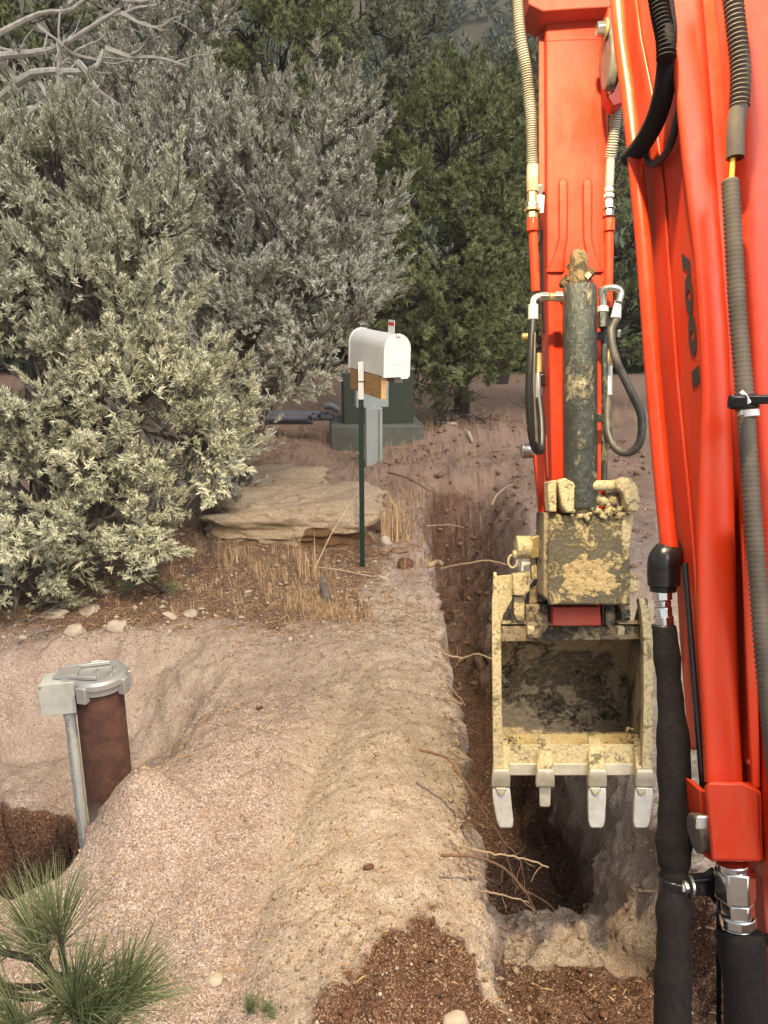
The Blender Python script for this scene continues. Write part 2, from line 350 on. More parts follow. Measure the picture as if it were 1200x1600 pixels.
def hfun(x, y, full=False):
    x = np.asarray(x, float); y = np.asarray(y, float); x, y = np.broadcast_arrays(x, y)
    near = sstep(16, 9, y)
    h = .05 * fbm(x, y, .8, 4, 1) * near + .025 * fbm(x, y, 3.5, 4, 2) * near + .35 * fbm(x, y, .12, 3, 3) * sstep(9, 25, y)
    # spoil bank left of the trench, mound beside the pit
    h = h + .15 * np.exp(-((x + .52) / .42) ** 2 - ((y - 2.55) / .62) ** 2)
    h = h + .20 * np.exp(-((x + .80) / .15) ** 2 - ((y - 2.20) / .17) ** 2)
    h = h + .08 * np.exp(-((x - .02) / .24) ** 2) * sstep(4.4, 3.6, y) * sstep(1.2, 2.0, y)
    h = h + .06 * np.exp(-((x + .2) / .5) ** 2 - ((y - 1.7) / .5) ** 2)
    # tyre-worn gully running down the bank
    gx = -.33 + .30 * (y - 2.0) * .55
    h = h - .05 * np.exp(-np.abs((x - gx) / .07) ** 1.5) * sstep(1.2, 1.8, y) * sstep(3.7, 2.8, y)
    # ribbed print of the bucket edge
    rb = np.exp(-((x - .02) / .12) ** 2) * sstep(2.0, 2.3, y) * sstep(3.9, 3.3, y)
    h = h + .0045 * rb * np.sin(y * 52 + 2 * fbm(x, y, 5, 2, 8))
    # dark dirt pile at the near end
    dp = np.exp(-((x - .05) / .27) ** 2 - ((y - 1.50) / .26) ** 2) * (1 + .5 * fbm(x, y, 4, 4, 20))
    h = h + .07 * dp + .045 * dp * fbm(x, y, 14, 4, 21)
    # spoil beyond: ridge near the transformer, soft rise to the trees
    h = h + .26 * np.exp(-((x - 1.15) / .85) ** 2 - ((y - 9.9) / .55) ** 2) * (1 + .5 * fbm(x, y, 2.5, 4, 31))
    h = h + .13 * np.exp(-((x - 2.2) / 1.2) ** 2 - ((y - 8.3) / .5) ** 2) * (1 + .5 * fbm(x, y, 2.5, 4, 33))
    h = h + .10 * sstep(-.2, -1.6, x) * sstep(3.8, 5.2, y) * near
    h = h + (.10 * fbm(x, y, 1.7, 5, 5) + .06 * fbm(x, y, 5, 5, 67, .65)) * sstep(4.9, 6.8, y) * near
    hx = np.where(x > 0, x, x * .6)
    h = h + np.maximum(0, y - 26) * .30 * (1 + .25 * fbm(x, y, .03, 3, 6)) + np.maximum(0, y - 60) * .28
    h = h + 2.2 * fbm(x, y, .07, 3, 7) * sstep(26, 45, y)
    # pit round the casing
    wob = .07 * fbm(x, y, 4, 4, 41) + .03 * fbm(x, y, 13, 3, 42)
    d1 = polysd(x, y, PIT) + wob; d2 = polysd(x, y, DEEP) + wob
    wallw = .12 + .42 * sstep(2.3, 3.2, y)
    pit = sstep(0, -1, d1 / wallw) * .40 + sstep(.0, -.10, d2) * .42
    pit = pit + .05 * fbm(x, y, 5, 4, 43) * sstep(0, -.1, d1)
    h = h - pit
    # trench
    xl, xr = trench_edges(y)
    yw = y + .16 * fbm(x, y, 4, 4, 56)
    endw = sstep(8.2, 7.0, y + .45 * fbm(x, y, 1.1, 3, 51))
    D = (.0 + .46 * sstep(1.4, 2.2, yw) + .36 * sstep(2.30, 2.85, yw) + .05 * sstep(3, 4, y)) * endw
    lw = .05 + .07 * (fbm(x, y, 5, 3, 52) + .5); rw = .17 + .08 * fbm(x * 0 + 4, y, 6, 3, 57) + .42 * sstep(4.2, 6.5, y)
    prof = sstep(0, 1, (x - xl) / lw) * sstep(0, 1, (xr - x) / rw)
    D = D * prof
    rough = prof * sstep(.02, .3, D)
    h = h - D + rough * ((.045 + .14 * sstep(4.5, 6, y)) * fbm(x, y, 3.5, 5, 53, .6) + .02 * fbm(x, y, 22, 3, 54))
    # crumbling lips
    lip = np.exp(-((x - xl) / .05) ** 2) * sstep(1.9, 2.3, y) * sstep(7.6, 7, y)
    h = h + lip * .035 * fbm(x, y, 9, 4, 55)
    rdg = 1 - np.abs(fbm(x, y, 6.5, 4, 64)) * 2.2
    h = h + near * (.009 * fbm(x, y, 9, 4, 61) + .009 * fbm(x, y, 38, 3, 62, .6) - .016 * sstep(.72, 1.0, rdg) * sstep(-.15, .25, fbm(x, y, 1.9, 3, 66)))
    loose = sstep(2.6, 2.2, y) * sstep(.30, .42, x)
    h = h + loose * .03 * fbm(x, y, 18, 4, 63)
    if not full: return h
    moist = np.clip(sstep(.02, -.03, d2) * .95 + .30 * sstep(0.02, -.1, d1) * sstep(-1.1, -1.3, x) * sstep(3.1, 2.7, y), 0, 1)
    sandw = sstep(2.35, 2.6, y) * sstep(1.28, 1.16, x * 0 + 1.2)
    damp_shade = prof * sstep(.03, .22, D)
    damp_shade = damp_shade * (1 - .28 * sstep(3.6, 5.2, y)) * (1 - .72 * sstep(.80, .92, x) * sstep(4.2, 3.2, y)) * (1 - .85 * sstep(2.6, 2.45, y) * sstep(2.0, 2.1, y))  # damp earth with the wall's shade painted in, paler where the lamp falls
    moist = np.maximum(moist, damp_shade * .8)
    moist = np.maximum(moist, sstep(2.12, 1.98, y + .1 * fbm(x, y, 3, 3, 71)) * sstep(.25, .38, x) * .9)
    moist = np.maximum(moist, sstep(.08, .72, dp * (y < 1.52) + dp * (y >= 1.52) * sstep(.36, .05, np.abs(x - .08) + (y - 1.5) * .45) + .55 * fbm(x, y, 6, 5, 72, .65) * (dp > .05)))
    litter = sstep(3.75, 4.15, y + .3 * fbm(x, y, 2, 3, 73)) * sstep(6.6, 5.4, y) * sstep(.1, -.25, x + .2 * fbm(x, y, 2, 3, 74)) * .95
    litter = np.maximum(litter, .55 * sstep(6.5, 8, y) * sstep(-.3, -1.2, x))
    litter = np.maximum(litter, .45 * sstep(9, 14, y) * sstep(1.0, .4, np.abs(x - 1)))
    litter = litter * sstep(-.02, .03, d1)
    litter = np.maximum(litter, .6 * sstep(24, 30, y))
    fines = sstep(-.45, -.1, x + .12 * fbm(x, y, 2, 3, 75)) * sstep(4.9, 3.9, y) + .6 * np.exp(-((x + 1.1) / .8) ** 2 - ((y - 3.5) / .5) ** 2) + .8 * (sstep(.75, .85, x) * sstep(4.5, 3.5, y))
    fines = np.clip(fines, 0, 1)
    return h, moist, litter, fines
def gz(x, y): return float(hfun(np.array([x]), np.array([y]))[0])
def on(x, y, dz=0.0): return Vector((x, y, gz(x, y) + dz))
def geom(a, d, g, lim):
    out = [a]
    while abs(out[-1]) < lim: out.append(out[-1] + d); d *= g
    return out[1:]
xs = np.array(sorted(geom(-2.6, -.02, 1.09, 100)) + list(np.arange(-2.6, .24, .0125)) + list(np.arange(.24, .44, .008)) + list(np.arange(.44, .68, .0125)) + list(np.arange(.68, 1.0, .007)) + list(np.arange(1.0, 2.2, .0125)) + geom(2.2, .02, 1.09, 100))
ys = [.3]
while ys[-1] < 130:
    y = ys[-1]; ys.append(y + (.03 if y < 1.3 else max(.009, .0023 * y ** 1.75) if y < 14 else .0023 * 14 ** 1.75 * (y / 14) ** 1.6))
ys = np.array(sorted(geom(.3, -.06, 1.3, 30)) + ys)
XX, YY = np.meshgrid(xs, ys)
H, MO, LI, FI = hfun(XX, YY, True)
nx, ny = len(xs), len(ys)
idx = np.arange(nx * ny).reshape(ny, nx)
F = np.stack([idx[:-1, :-1], idx[:-1, 1:], idx[1:, 1:], idx[1:, :-1]], -1).reshape(-1, 4)
# sideways roughness on the trench walls, so that they overhang and crumble like dug earth
gx_ = np.gradient(H, axis=1) / np.gradient(XX, axis=1); steep = np.clip(np.abs(gx_) - .8, 0, 3) / 3
XD = XX + steep * (.07 * fbm(YY * 1.5, H * 2, 4, 5, 81, .6) + .03 * fbm(YY, H, 22, 4, 82)) * (YY < 9)
gme = np_mesh('ground', np.stack([XD, YY, H], -1), F, SOIL, {'moist': MO.ravel(), 'litter': LI.ravel(), 'fines': FI.ravel()}, True)
ground = bpy.data.objects.new('ground', gme); COL.objects.link(ground); ground['kind'] = 'structure'; ground['label'] = 'bare pinkish gravelly soil with a narrow trench and a pit dug into it'

# ------------------------------------------------------------------ loose gravel, crumbs and litter (nobody could count them)
def scatter_lumps(name, X, Y, S, mat, flat=.7, kind='stuff', seed=0, low=False):
    r = np.random.default_rng(seed); n = len(X)
    ico = np.array([(0, 0, 1), (.894, 0, .447), (.276, .851, .447), (-.724, .526, .447), (-.724, -.526, .447), (.276, -.851, .447), (.724, .526, -.447), (-.276, .851, -.447), (-.894, 0, -.447), (-.276, -.851, -.447), (.724, -.526, -.447), (0, 0, -1)])
    fc = np.array([(0, 1, 2), (0, 2, 3), (0, 3, 4), (0, 4, 5), (0, 5, 1), (1, 6, 2), (2, 7, 3), (3, 8, 4), (4, 9, 5), (5, 10, 1), (6, 7, 2), (7, 8, 3), (8, 9, 4), (9, 10, 5), (10, 6, 1), (11, 7, 6), (11, 8, 7), (11, 9, 8), (11, 10, 9), (11, 6, 10)])
    if low:
        ico = np.array([(1, 0, 0), (-1, 0, 0), (0, 1, 0), (0, -1, 0), (0, 0, 1.), (0, 0, -1)]); fc = np.array([(0, 2, 4), (2, 1, 4), (1, 3, 4), (3, 0, 4), (2, 0, 5), (1, 2, 5), (3, 1, 5), (0, 3, 5)])
    nv = len(ico); Z = hfun(X, Y); V = ico[None] * (1 + r.uniform(-.45, .35, (n, nv, 1)))
    V = V * S[:, None, None] * r.uniform(.6, 1.3, (n, 1, 3)) * np.array([1, 1, flat])
    a = r.uniform(0, 6.28, n); c, s = np.cos(a)[:, None], np.sin(a)[:, None]
    V = np.stack([V[..., 0] * c - V[..., 1] * s, V[..., 0] * s + V[..., 1] * c, V[..., 2]], -1)
    V = V + np.stack([X, Y, Z + S * .25], -1)[:, None]
    FF = (fc[None] + (np.arange(n) * nv)[:, None, None]).reshape(-1, 3)
    return np_mesh(name, V.reshape(-1, 3), FF, mat)
def pts_y(n, x0, x1, y0, y1, r, pw=1.6):
    u = r.uniform(0, 1, n) ** pw; Y = y0 + (y1 - y0) * u; w = np.maximum(1, Y / y0) ** .6
    xm = (x0 + x1) / 2; X = xm + (r.uniform(-.5, .5, n)) * (x1 - x0) * w; return X, Y
def stuff(name, me, label, cat):
    o = bpy.data.objects.new(name, me); COL.objects.link(o); return tag(o, label, cat, kind='stuff')
r = np.random.default_rng(3)
X, Y = pts_y(7000, -1.6, 1.2, 1.4, 9, r, 1.8); S = .0025 + .006 * r.uniform(0, 1, len(X)) ** 4 * (Y / 2) ** .5
X3, Y3 = pts_y(11000, -1.2, .55, 1.5, 4.6, r, 1.4); stuff('soil_grit', scatter_lumps('soil_grit', X3, Y3, .0016 + .0045 * r.uniform(0, 1, len(X3)) ** 3, m_simple('soil_grit', (.36, .265, .20), .95, 0, 60, .6, .002, spec=.1), .8, seed=14, low=True), 'fine crumbled grit lying all over the sandy bank', 'grit')
stuff('gravel', scatter_lumps('gravel', X, Y, S, STONE, seed=1, low=True), 'pale grit and pebbles scattered over the bare soil', 'gravel')
X = np.concatenate([r.uniform(-.35, 1.15, 2600), r.uniform(-1.7, -.95, 1200), r.uniform(.35, .9, 1500)]); Y = np.concatenate([r.uniform(1.35, 2.5, 2600), r.uniform(2.0, 3.0, 1200), r.uniform(2.4, 6.8, 1500)])
_, mo, li, fi = hfun(X, Y, True); k = mo + .0 > .45 - .45 * (r.uniform(0, 1, len(mo)) < .10) * (np.hypot(X - .05, Y - 1.5) < .62); X, Y = X[k], Y[k]; S = .0025 + .013 * r.uniform(0, 1, len(X)) ** 7
stuff('dark_crumbs', scatter_lumps('dark_crumbs', X, Y, S, CLOD, .8, seed=2), 'dark moist crumbs of dug earth in and around the trench', 'earth crumbs')
X = np.concatenate([r.uniform(.34, .98, 300), r.uniform(.3, .5, 300), r.normal(.31, .05, 900)]); Y = np.concatenate([r.uniform(2.2, 2.6, 300), r.uniform(1.8, 2.3, 300), r.uniform(2, 7.4, 900)]); S = .003 + .010 * r.uniform(0, 1, len(X)) ** 4
kk = r.integers(0, 1, 1)
X2, Y2 = pts_y(1500, -1.0, .4, 1.6, 4.2, r, 1.3); X = np.concatenate([X, X2]); Y = np.concatenate([Y, Y2]); S = np.concatenate([S, .002 + .009 * r.uniform(0, 1, 1500) ** 5])
stuff('pale_crumbs', scatter_lumps('pale_crumbs', X, Y, S, CLODP, .8, seed=4), 'pale sandy crumbs along the trench lip and its near end', 'earth crumbs')
X = np.concatenate([r.uniform(-2.6, .1, 1500), r.uniform(-2.8, 2.6, 1500)]); Y = np.concatenate([r.uniform(3.8, 5.4, 1500), r.uniform(5.4, 14, 1500)]); S = .004 + .018 * r.uniform(0, 1, len(X)) ** 5
stuff('litter_stones', scatter_lumps('litter_stones', X, Y, S, STONE, .6, seed=5, low=True), 'small pale stones lying in the leaf litter by the junipers', 'stones')
X = r.uniform(-.5, 3.2, 2200); Y = r.uniform(5.0, 12.5, 2200); S = .007 + .035 * r.uniform(0, 1, 2200) ** 4
stuff('brown_clods', scatter_lumps('brown_clods', X, Y, S, m_simple('brown_clod', (.30, .18, .12), .95, 0, 20, .45, .006, spec=.1), .7, seed=6), 'broken brown clods strewn beyond and around the far end of the trench', 'earth clods')
# twig and needle litter
n = 9000; X = np.concatenate([r.uniform(-3, .25, 5000), r.uniform(-1.5, 1.2, 2000), r.uniform(-3, 4, 2000)]); Y = np.concatenate([r.uniform(3.7, 6.6, 5000), r.uniform(1.5, 4, 2000), r.uniform(6, 13, 2000)])
Z = hfun(X, Y) + .004; a = r.uniform(0, 6.28, n); L = r.uniform(.005, .02, n) * (1 + 1.3 * (Y > 3.9)); w = r.uniform(.0006, .0014, n) * (1 + (Y > 3.9))
d = np.stack([np.cos(a) * L, np.sin(a) * L, r.normal(0, .15, n) * L], -1); pn = np.stack([-np.sin(a) * w, np.cos(a) * w, np.zeros(n)], -1); c0 = np.stack([X, Y, Z], -1)
V = np.stack([c0 - d + pn, c0 - d - pn, c0 + d - pn * .5, c0 + d + pn * .5, c0 + np.array([0, 0, .006])], 1); Fq = []
I = np.arange(n)[:, None] * 5
FF = np.concatenate([I + np.array([[0, 1, 4]]), I + np.array([[1, 2, 4]]), I + np.array([[2, 3, 4]]), I + np.array([[3, 0, 4]])])
stuff('twig_litter', np_mesh('twig_litter', V, FF, DRY, {'tint': np.repeat(r.uniform(0, .55, n) ** 1.3, 5)}), 'dry needles and broken twigs littering the soil', 'leaf litter')

# ------------------------------------------------------------------ foliage builders
def frames(D, r):                                               # random frame round each direction
    n = len(D); D = D / np.linalg.norm(D, axis=1, keepdims=True); q = r.normal(size=(n, 3)); A = np.cross(D, q)
    A /= np.linalg.norm(A, axis=1, keepdims=True) + 1e-9; return D, A, np.cross(D, A)
def tufts(Pt, D, S, tpl, tint, r):
    """tpl: list of (base_t, angle, az, length, width) thin blades round an axis; returns vertices and faces"""
    D, A, B = frames(D, r); n = len(Pt); m = len(tpl); V = np.empty((n, m, 3, 3), np.float32)
    for j, (bt, an, az, ln, wd) in enumerate(tpl):
        jit = r.normal(0, .25, (n, 1)); a = an + jit * .6; z = az + r.normal(0, .5, (n, 1))
        rad = A * np.cos(z) + B * np.sin(z); side = -A * np.sin(z) + B * np.cos(z)
        dr = D * np.cos(a) + rad * np.sin(a); s = S[:, None]; b0 = Pt + D * bt * s
        L = ln * r.uniform(.7, 1.25, (n, 1)) * s; W = wd * s
        V[:, j, 0] = b0 - side * W; V[:, j, 1] = b0 + side * W; V[:, j, 2] = b0 + dr * L
    FF = np.arange(n * m * 3).reshape(-1, 3)
    T = np.repeat(np.clip(tint[:, None] + r.normal(0, .07, (n, m)), 0, 1), 3, axis=1).ravel()
    return V.reshape(-1, 3), FF, T
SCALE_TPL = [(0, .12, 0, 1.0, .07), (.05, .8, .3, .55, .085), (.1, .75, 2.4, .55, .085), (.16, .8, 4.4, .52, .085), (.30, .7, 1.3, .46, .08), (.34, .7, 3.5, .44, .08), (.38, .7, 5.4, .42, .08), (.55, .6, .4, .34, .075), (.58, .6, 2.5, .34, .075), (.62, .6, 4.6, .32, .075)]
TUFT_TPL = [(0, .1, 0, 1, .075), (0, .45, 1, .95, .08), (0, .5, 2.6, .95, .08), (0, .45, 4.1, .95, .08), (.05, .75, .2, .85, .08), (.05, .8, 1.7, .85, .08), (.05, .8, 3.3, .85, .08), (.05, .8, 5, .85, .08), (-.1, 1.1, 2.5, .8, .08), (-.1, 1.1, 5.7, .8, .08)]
def fib(n, r):
    u = r.normal(size=(n, 3)); return u / np.linalg.norm(u, axis=1, keepdims=True)
def plume_crown(blobs, dens, L, per, size, seed, up=.9, spread=.27, face=True):
    """blobs: (centre, radii). Plumes grow from the blobs' surfaces, out and up; sprigs clothe every plume."""
    r = np.random.default_rng(seed); PB, PD = [], []
    for c, ra in blobs:
        c = np.array(c); ra = np.array(ra if hasattr(ra, '__len__') else (ra, ra, ra)); area = 12 * (ra.mean() ** 2)
        k = int(area * dens); u = fib(k, r)
        if face: u = u[(u[:, 1] < .45)]
        rad = r.uniform(.5, 1.12, (len(u), 1)) * (1 + .22 * np.sin(u[:, :1] * 6 + k) * np.sin(u[:, 2:] * 7 + 1.3 * k)); p = c + u * ra * rad
        inside = np.zeros(len(p), bool)
        for c2, r2 in blobs:
            if c2 is c: continue
            r2 = np.array(r2 if hasattr(r2, '__len__') else (r2, r2, r2)); c2 = np.array(c2)
            inside |= (((p - c2) / (r2 * .72)) ** 2).sum(1) < 1
        gap = fbm(p[:, 0] * 1.0 + p[:, 1] * .6, p[:, 2], 4.2, 2, seed % 97) > -.46
        inside |= ~gap; p, u = p[~inside], u[~inside]
        d = u + np.array([0, 0, up]) + r.normal(0, .3, u.shape); d /= np.linalg.norm(d, axis=1, keepdims=True)
        PB.append(p); PD.append(d)
    PB, PD = np.concatenate(PB), np.concatenate(PD); n = len(PB); Lp = L * r.uniform(.45, 1.7, n)
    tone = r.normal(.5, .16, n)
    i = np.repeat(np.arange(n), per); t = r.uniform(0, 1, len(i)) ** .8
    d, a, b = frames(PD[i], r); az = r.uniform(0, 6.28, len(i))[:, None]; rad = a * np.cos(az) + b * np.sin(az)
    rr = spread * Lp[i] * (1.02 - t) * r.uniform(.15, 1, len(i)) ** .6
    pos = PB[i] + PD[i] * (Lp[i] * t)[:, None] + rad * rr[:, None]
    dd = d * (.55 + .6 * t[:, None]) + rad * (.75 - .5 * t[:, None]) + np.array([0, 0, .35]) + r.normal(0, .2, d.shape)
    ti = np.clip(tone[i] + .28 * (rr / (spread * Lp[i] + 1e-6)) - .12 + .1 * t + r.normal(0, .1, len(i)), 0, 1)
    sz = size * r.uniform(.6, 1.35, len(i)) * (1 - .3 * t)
    return pos, dd, sz, ti, PB, PD, Lp
def limb_mesh(base, tips, r, rad0, rad1, n=5, sag=.15, sides=6):
    mb = MB()
    for tp in tips:
        base_v, tp = Vector(base), Vector(tp); L = (tp - base_v).length
        pts = [base_v.lerp(tp, k / n) + Vector((r.normal() * .05, r.normal() * .05, math.sin(k / n * math.pi) * sag)) * L * (0 if k in (0, n) else 1) for k in range(n + 1)]
        mb.tube(spline(pts, 3), [rad0 + (rad1 - rad0) * (k / (3 * n)) ** .7 for k in range(3 * n + 1)], sides)
    return mb
def tree(name, label, cat, foot, blobs, leafmat, barkmat, tpl, dens, L, per, size, seed, up=.9, spread=.27, twigs=90, group=None, trunk_r=.09, twig_r=.006, face=True):
    r = np.random.default_rng(seed + 50); root = thing(name, label, cat, foot, group)
    pos, dd, sz, ti, PB, PD, Lp = plume_crown(blobs, dens, L, per, size, seed, up, spread, face)
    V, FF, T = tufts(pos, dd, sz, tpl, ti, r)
    crown = obj('crown', np_mesh('crown', V, FF, leafmat, {'tint': T}), None, root, sm=False); crown['kind'] = 'stuff'
    mb = MB(); fo = Vector(foot)
    cs = [Vector(c) for c, _ in blobs]; mid = sum(cs, Vector()) / len(cs); fork = fo + Vector(((mid.x - fo.x) * .35, (mid.y - fo.y) * .35, .25 * max(.6, mid.z - fo.z)))
    mb.tube(spline([fo - Vector((0, 0, .15)), fo.lerp(fork, .5) + Vector((.04, .02, 0)), fork], 4), [trunk_r * (1.25 - .5 * k / 8) for k in range(9)], 10)
    obj('trunk', mb, barkmat, root)
    mb = limb_mesh(fork, cs, r, trunk_r * .6, trunk_r * .18, 5, .12, 7)
    near = [min(cs, key=lambda c: (c - Vector(p)).length) for p in PB[:: max(1, len(PB) // twigs)]]
    for p, dv, l, c in zip(PB[:: max(1, len(PB) // twigs)], PD[:: max(1, len(PB) // twigs)], Lp[:: max(1, len(PB) // twigs)], near):
        p = Vector(p); q = p + Vector(dv) * l * .7; m1 = c.lerp(p, .55) + Vector(r.normal(0, .06, 3)) * (p - c).length * 2
        mb.tube(spline([c, m1, p, q], 3), [twig_r * (2.6 - 2.2 * k / 9) for k in range(10)], 4)
    obj('limbs', mb, barkmat, root)
    return root
# ------------------------------------------------------------------ trees
def B(px, py, Y, rp, ry=None, asp=1.0):                         # a lobe of the crown, of radius rp as seen
    c = AY(px, py, Y); zc = (c - CAM).dot(FWD); ra = rp * zc / FPX
    return (tuple(c), (ra, ry or ra * .8, ra * asp))
fr = [B(95, 330, 4.7, 95), B(215, 370, 4.6, 80), B(30, 460, 4.5, 100), B(165, 500, 4.4, 105), B(265, 560, 4.5, 75), B(70, 640, 4.3, 115), B(215, 660, 4.35, 100), B(310, 690, 4.5, 55),
      B(60, 790, 4.25, 100), B(160, 810, 4.3, 75), B(20, 900, 4.2, 60), B(0, 300, 4.8, 80), B(-80, 560, 4.4, 140), B(-70, 780, 4.3, 120)]
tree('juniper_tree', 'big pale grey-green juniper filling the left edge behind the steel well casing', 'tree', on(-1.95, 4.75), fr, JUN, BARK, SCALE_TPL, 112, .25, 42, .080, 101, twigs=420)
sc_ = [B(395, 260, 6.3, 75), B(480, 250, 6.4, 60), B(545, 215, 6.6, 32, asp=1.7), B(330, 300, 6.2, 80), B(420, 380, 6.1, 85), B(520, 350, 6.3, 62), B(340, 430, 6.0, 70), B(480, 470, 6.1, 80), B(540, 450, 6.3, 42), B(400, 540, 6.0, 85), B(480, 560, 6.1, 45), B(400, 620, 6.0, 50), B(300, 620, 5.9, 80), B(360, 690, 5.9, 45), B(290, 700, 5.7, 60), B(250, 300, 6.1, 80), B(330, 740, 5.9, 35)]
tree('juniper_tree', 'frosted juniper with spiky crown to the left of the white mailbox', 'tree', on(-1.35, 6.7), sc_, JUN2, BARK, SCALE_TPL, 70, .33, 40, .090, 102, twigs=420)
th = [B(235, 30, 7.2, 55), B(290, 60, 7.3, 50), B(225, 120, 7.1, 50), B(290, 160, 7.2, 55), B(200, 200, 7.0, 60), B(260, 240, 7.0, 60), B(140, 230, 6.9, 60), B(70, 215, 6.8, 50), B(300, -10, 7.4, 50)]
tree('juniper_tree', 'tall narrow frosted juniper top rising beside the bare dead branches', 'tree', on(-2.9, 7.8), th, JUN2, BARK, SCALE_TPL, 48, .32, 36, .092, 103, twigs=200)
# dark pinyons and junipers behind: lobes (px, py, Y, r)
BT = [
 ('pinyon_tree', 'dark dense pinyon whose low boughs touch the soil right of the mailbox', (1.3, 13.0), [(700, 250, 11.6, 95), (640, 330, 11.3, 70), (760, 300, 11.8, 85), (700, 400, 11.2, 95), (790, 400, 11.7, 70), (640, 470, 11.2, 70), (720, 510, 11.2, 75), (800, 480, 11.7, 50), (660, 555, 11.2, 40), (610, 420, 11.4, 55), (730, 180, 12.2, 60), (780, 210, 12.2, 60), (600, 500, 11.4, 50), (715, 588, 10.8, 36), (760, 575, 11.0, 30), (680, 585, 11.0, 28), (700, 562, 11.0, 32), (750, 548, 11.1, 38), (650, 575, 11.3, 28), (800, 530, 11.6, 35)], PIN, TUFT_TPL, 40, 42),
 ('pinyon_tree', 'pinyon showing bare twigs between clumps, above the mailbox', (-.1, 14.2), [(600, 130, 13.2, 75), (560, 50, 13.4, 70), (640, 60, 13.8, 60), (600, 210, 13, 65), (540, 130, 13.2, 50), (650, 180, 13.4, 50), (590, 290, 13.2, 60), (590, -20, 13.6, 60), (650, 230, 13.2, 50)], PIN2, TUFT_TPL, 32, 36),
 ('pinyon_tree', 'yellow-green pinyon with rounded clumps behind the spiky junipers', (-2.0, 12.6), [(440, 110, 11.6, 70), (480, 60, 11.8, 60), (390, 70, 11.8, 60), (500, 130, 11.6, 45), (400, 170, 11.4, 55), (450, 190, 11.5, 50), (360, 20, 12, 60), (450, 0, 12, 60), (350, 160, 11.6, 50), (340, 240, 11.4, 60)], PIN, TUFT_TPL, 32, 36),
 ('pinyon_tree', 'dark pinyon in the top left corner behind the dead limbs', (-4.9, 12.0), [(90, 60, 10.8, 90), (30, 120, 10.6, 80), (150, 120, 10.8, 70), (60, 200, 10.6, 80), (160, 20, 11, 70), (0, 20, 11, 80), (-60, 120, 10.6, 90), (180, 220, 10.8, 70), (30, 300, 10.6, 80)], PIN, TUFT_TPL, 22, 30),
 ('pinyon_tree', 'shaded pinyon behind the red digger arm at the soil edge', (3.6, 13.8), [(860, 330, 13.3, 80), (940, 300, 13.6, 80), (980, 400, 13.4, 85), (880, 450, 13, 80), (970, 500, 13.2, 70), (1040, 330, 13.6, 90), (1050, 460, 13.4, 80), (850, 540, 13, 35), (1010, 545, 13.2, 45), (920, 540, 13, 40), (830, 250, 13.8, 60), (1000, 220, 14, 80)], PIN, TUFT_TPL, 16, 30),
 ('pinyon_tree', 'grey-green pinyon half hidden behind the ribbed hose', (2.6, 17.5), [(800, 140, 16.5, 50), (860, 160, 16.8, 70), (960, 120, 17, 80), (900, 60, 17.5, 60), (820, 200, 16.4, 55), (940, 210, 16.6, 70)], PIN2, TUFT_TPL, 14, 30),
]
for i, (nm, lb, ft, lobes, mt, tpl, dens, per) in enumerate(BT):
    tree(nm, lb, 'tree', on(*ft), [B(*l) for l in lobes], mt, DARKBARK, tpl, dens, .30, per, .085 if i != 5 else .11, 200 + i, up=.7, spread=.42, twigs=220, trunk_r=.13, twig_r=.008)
# understory behind everything so that no gap shows bare ground: far wood on the hillside
r = np.random.default_rng(77); Ps, Ds, Ss, Ts = [], [], [], []
n = 0
for k in range(1300):
    y = 21 + 85 * r.uniform() ** 1.4; x = r.uniform(-.62, .62) * y * 1.1; g = gz(x, y); hh = r.uniform(1.9, 3.6); w = hh * r.uniform(.5, .75); tone = r.normal(.5, .16); m_ = int(110 * min(1.5, 34 / y) + 50)
    u = fib(m_, r); u = u[u[:, 1] < .35]; p = u * np.array([w, w, hh * .5]) * r.uniform(.7, 1.05, (len(u), 1)) * (1 + .22 * np.sin(u[:, :1] * 9 + u[:, 2:] * 7 + k)) + np.array([x, y, g + hh * .48])
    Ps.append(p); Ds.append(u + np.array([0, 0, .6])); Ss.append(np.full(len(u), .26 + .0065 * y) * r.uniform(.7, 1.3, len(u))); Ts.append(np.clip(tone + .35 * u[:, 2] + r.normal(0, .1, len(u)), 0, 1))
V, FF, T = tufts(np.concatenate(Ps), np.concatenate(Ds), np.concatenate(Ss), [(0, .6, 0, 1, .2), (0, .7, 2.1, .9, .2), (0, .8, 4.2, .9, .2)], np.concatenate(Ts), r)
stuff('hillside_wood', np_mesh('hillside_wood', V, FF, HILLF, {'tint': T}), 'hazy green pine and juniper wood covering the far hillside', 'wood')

# dead bleached limbs, upper left
def branch(mb, p, d, L, rad, depth, r, tips=None):
    n = 7; pts = [Vector(p)]; d = Vector(d).normalized()
    for k in range(n):
        d = (d + Vector(r.normal(0, .16, 3)) + Vector((0, 0, .02))).normalized(); pts.append(pts[-1] + d * L / n)
    rr = [rad * (1 - .65 * k / n) for k in range(n + 1)]; mb.tube(spline(pts, 2), [rad * (1 - .7 * k / (2 * n)) for k in range(2 * n + 1)], 6 if depth > 1 else 4)
    if depth > 0:
        for k in range(2, n + 1, 1 if depth > 1 else 2):
            if r.uniform() < .8:
                q = (d.orthogonal() * r.normal() + d.cross(d.orthogonal()) * r.normal()).normalized()
                branch(mb, pts[k], d * .8 + q * .8, L * r.uniform(.4, .62), rr[k] * .6, depth - 1, r)
dt = thing('dead_juniper', 'bleached bare limbs of a dead juniper reaching in at upper left', 'dead tree', on(-3.9, 6.7))
r = np.random.default_rng(5); mb = MB()
mb.tube(spline([on(-3.9, 6.7, -.1), Vector((-3.75, 6.6, .9)), Vector((-3.85, 6.5, 1.9)), AY(-90, 190, 6.4)], 4), [.11 - .005 * k for k in range(13)], 9)
obj('trunk', mb, DEAD, dt)
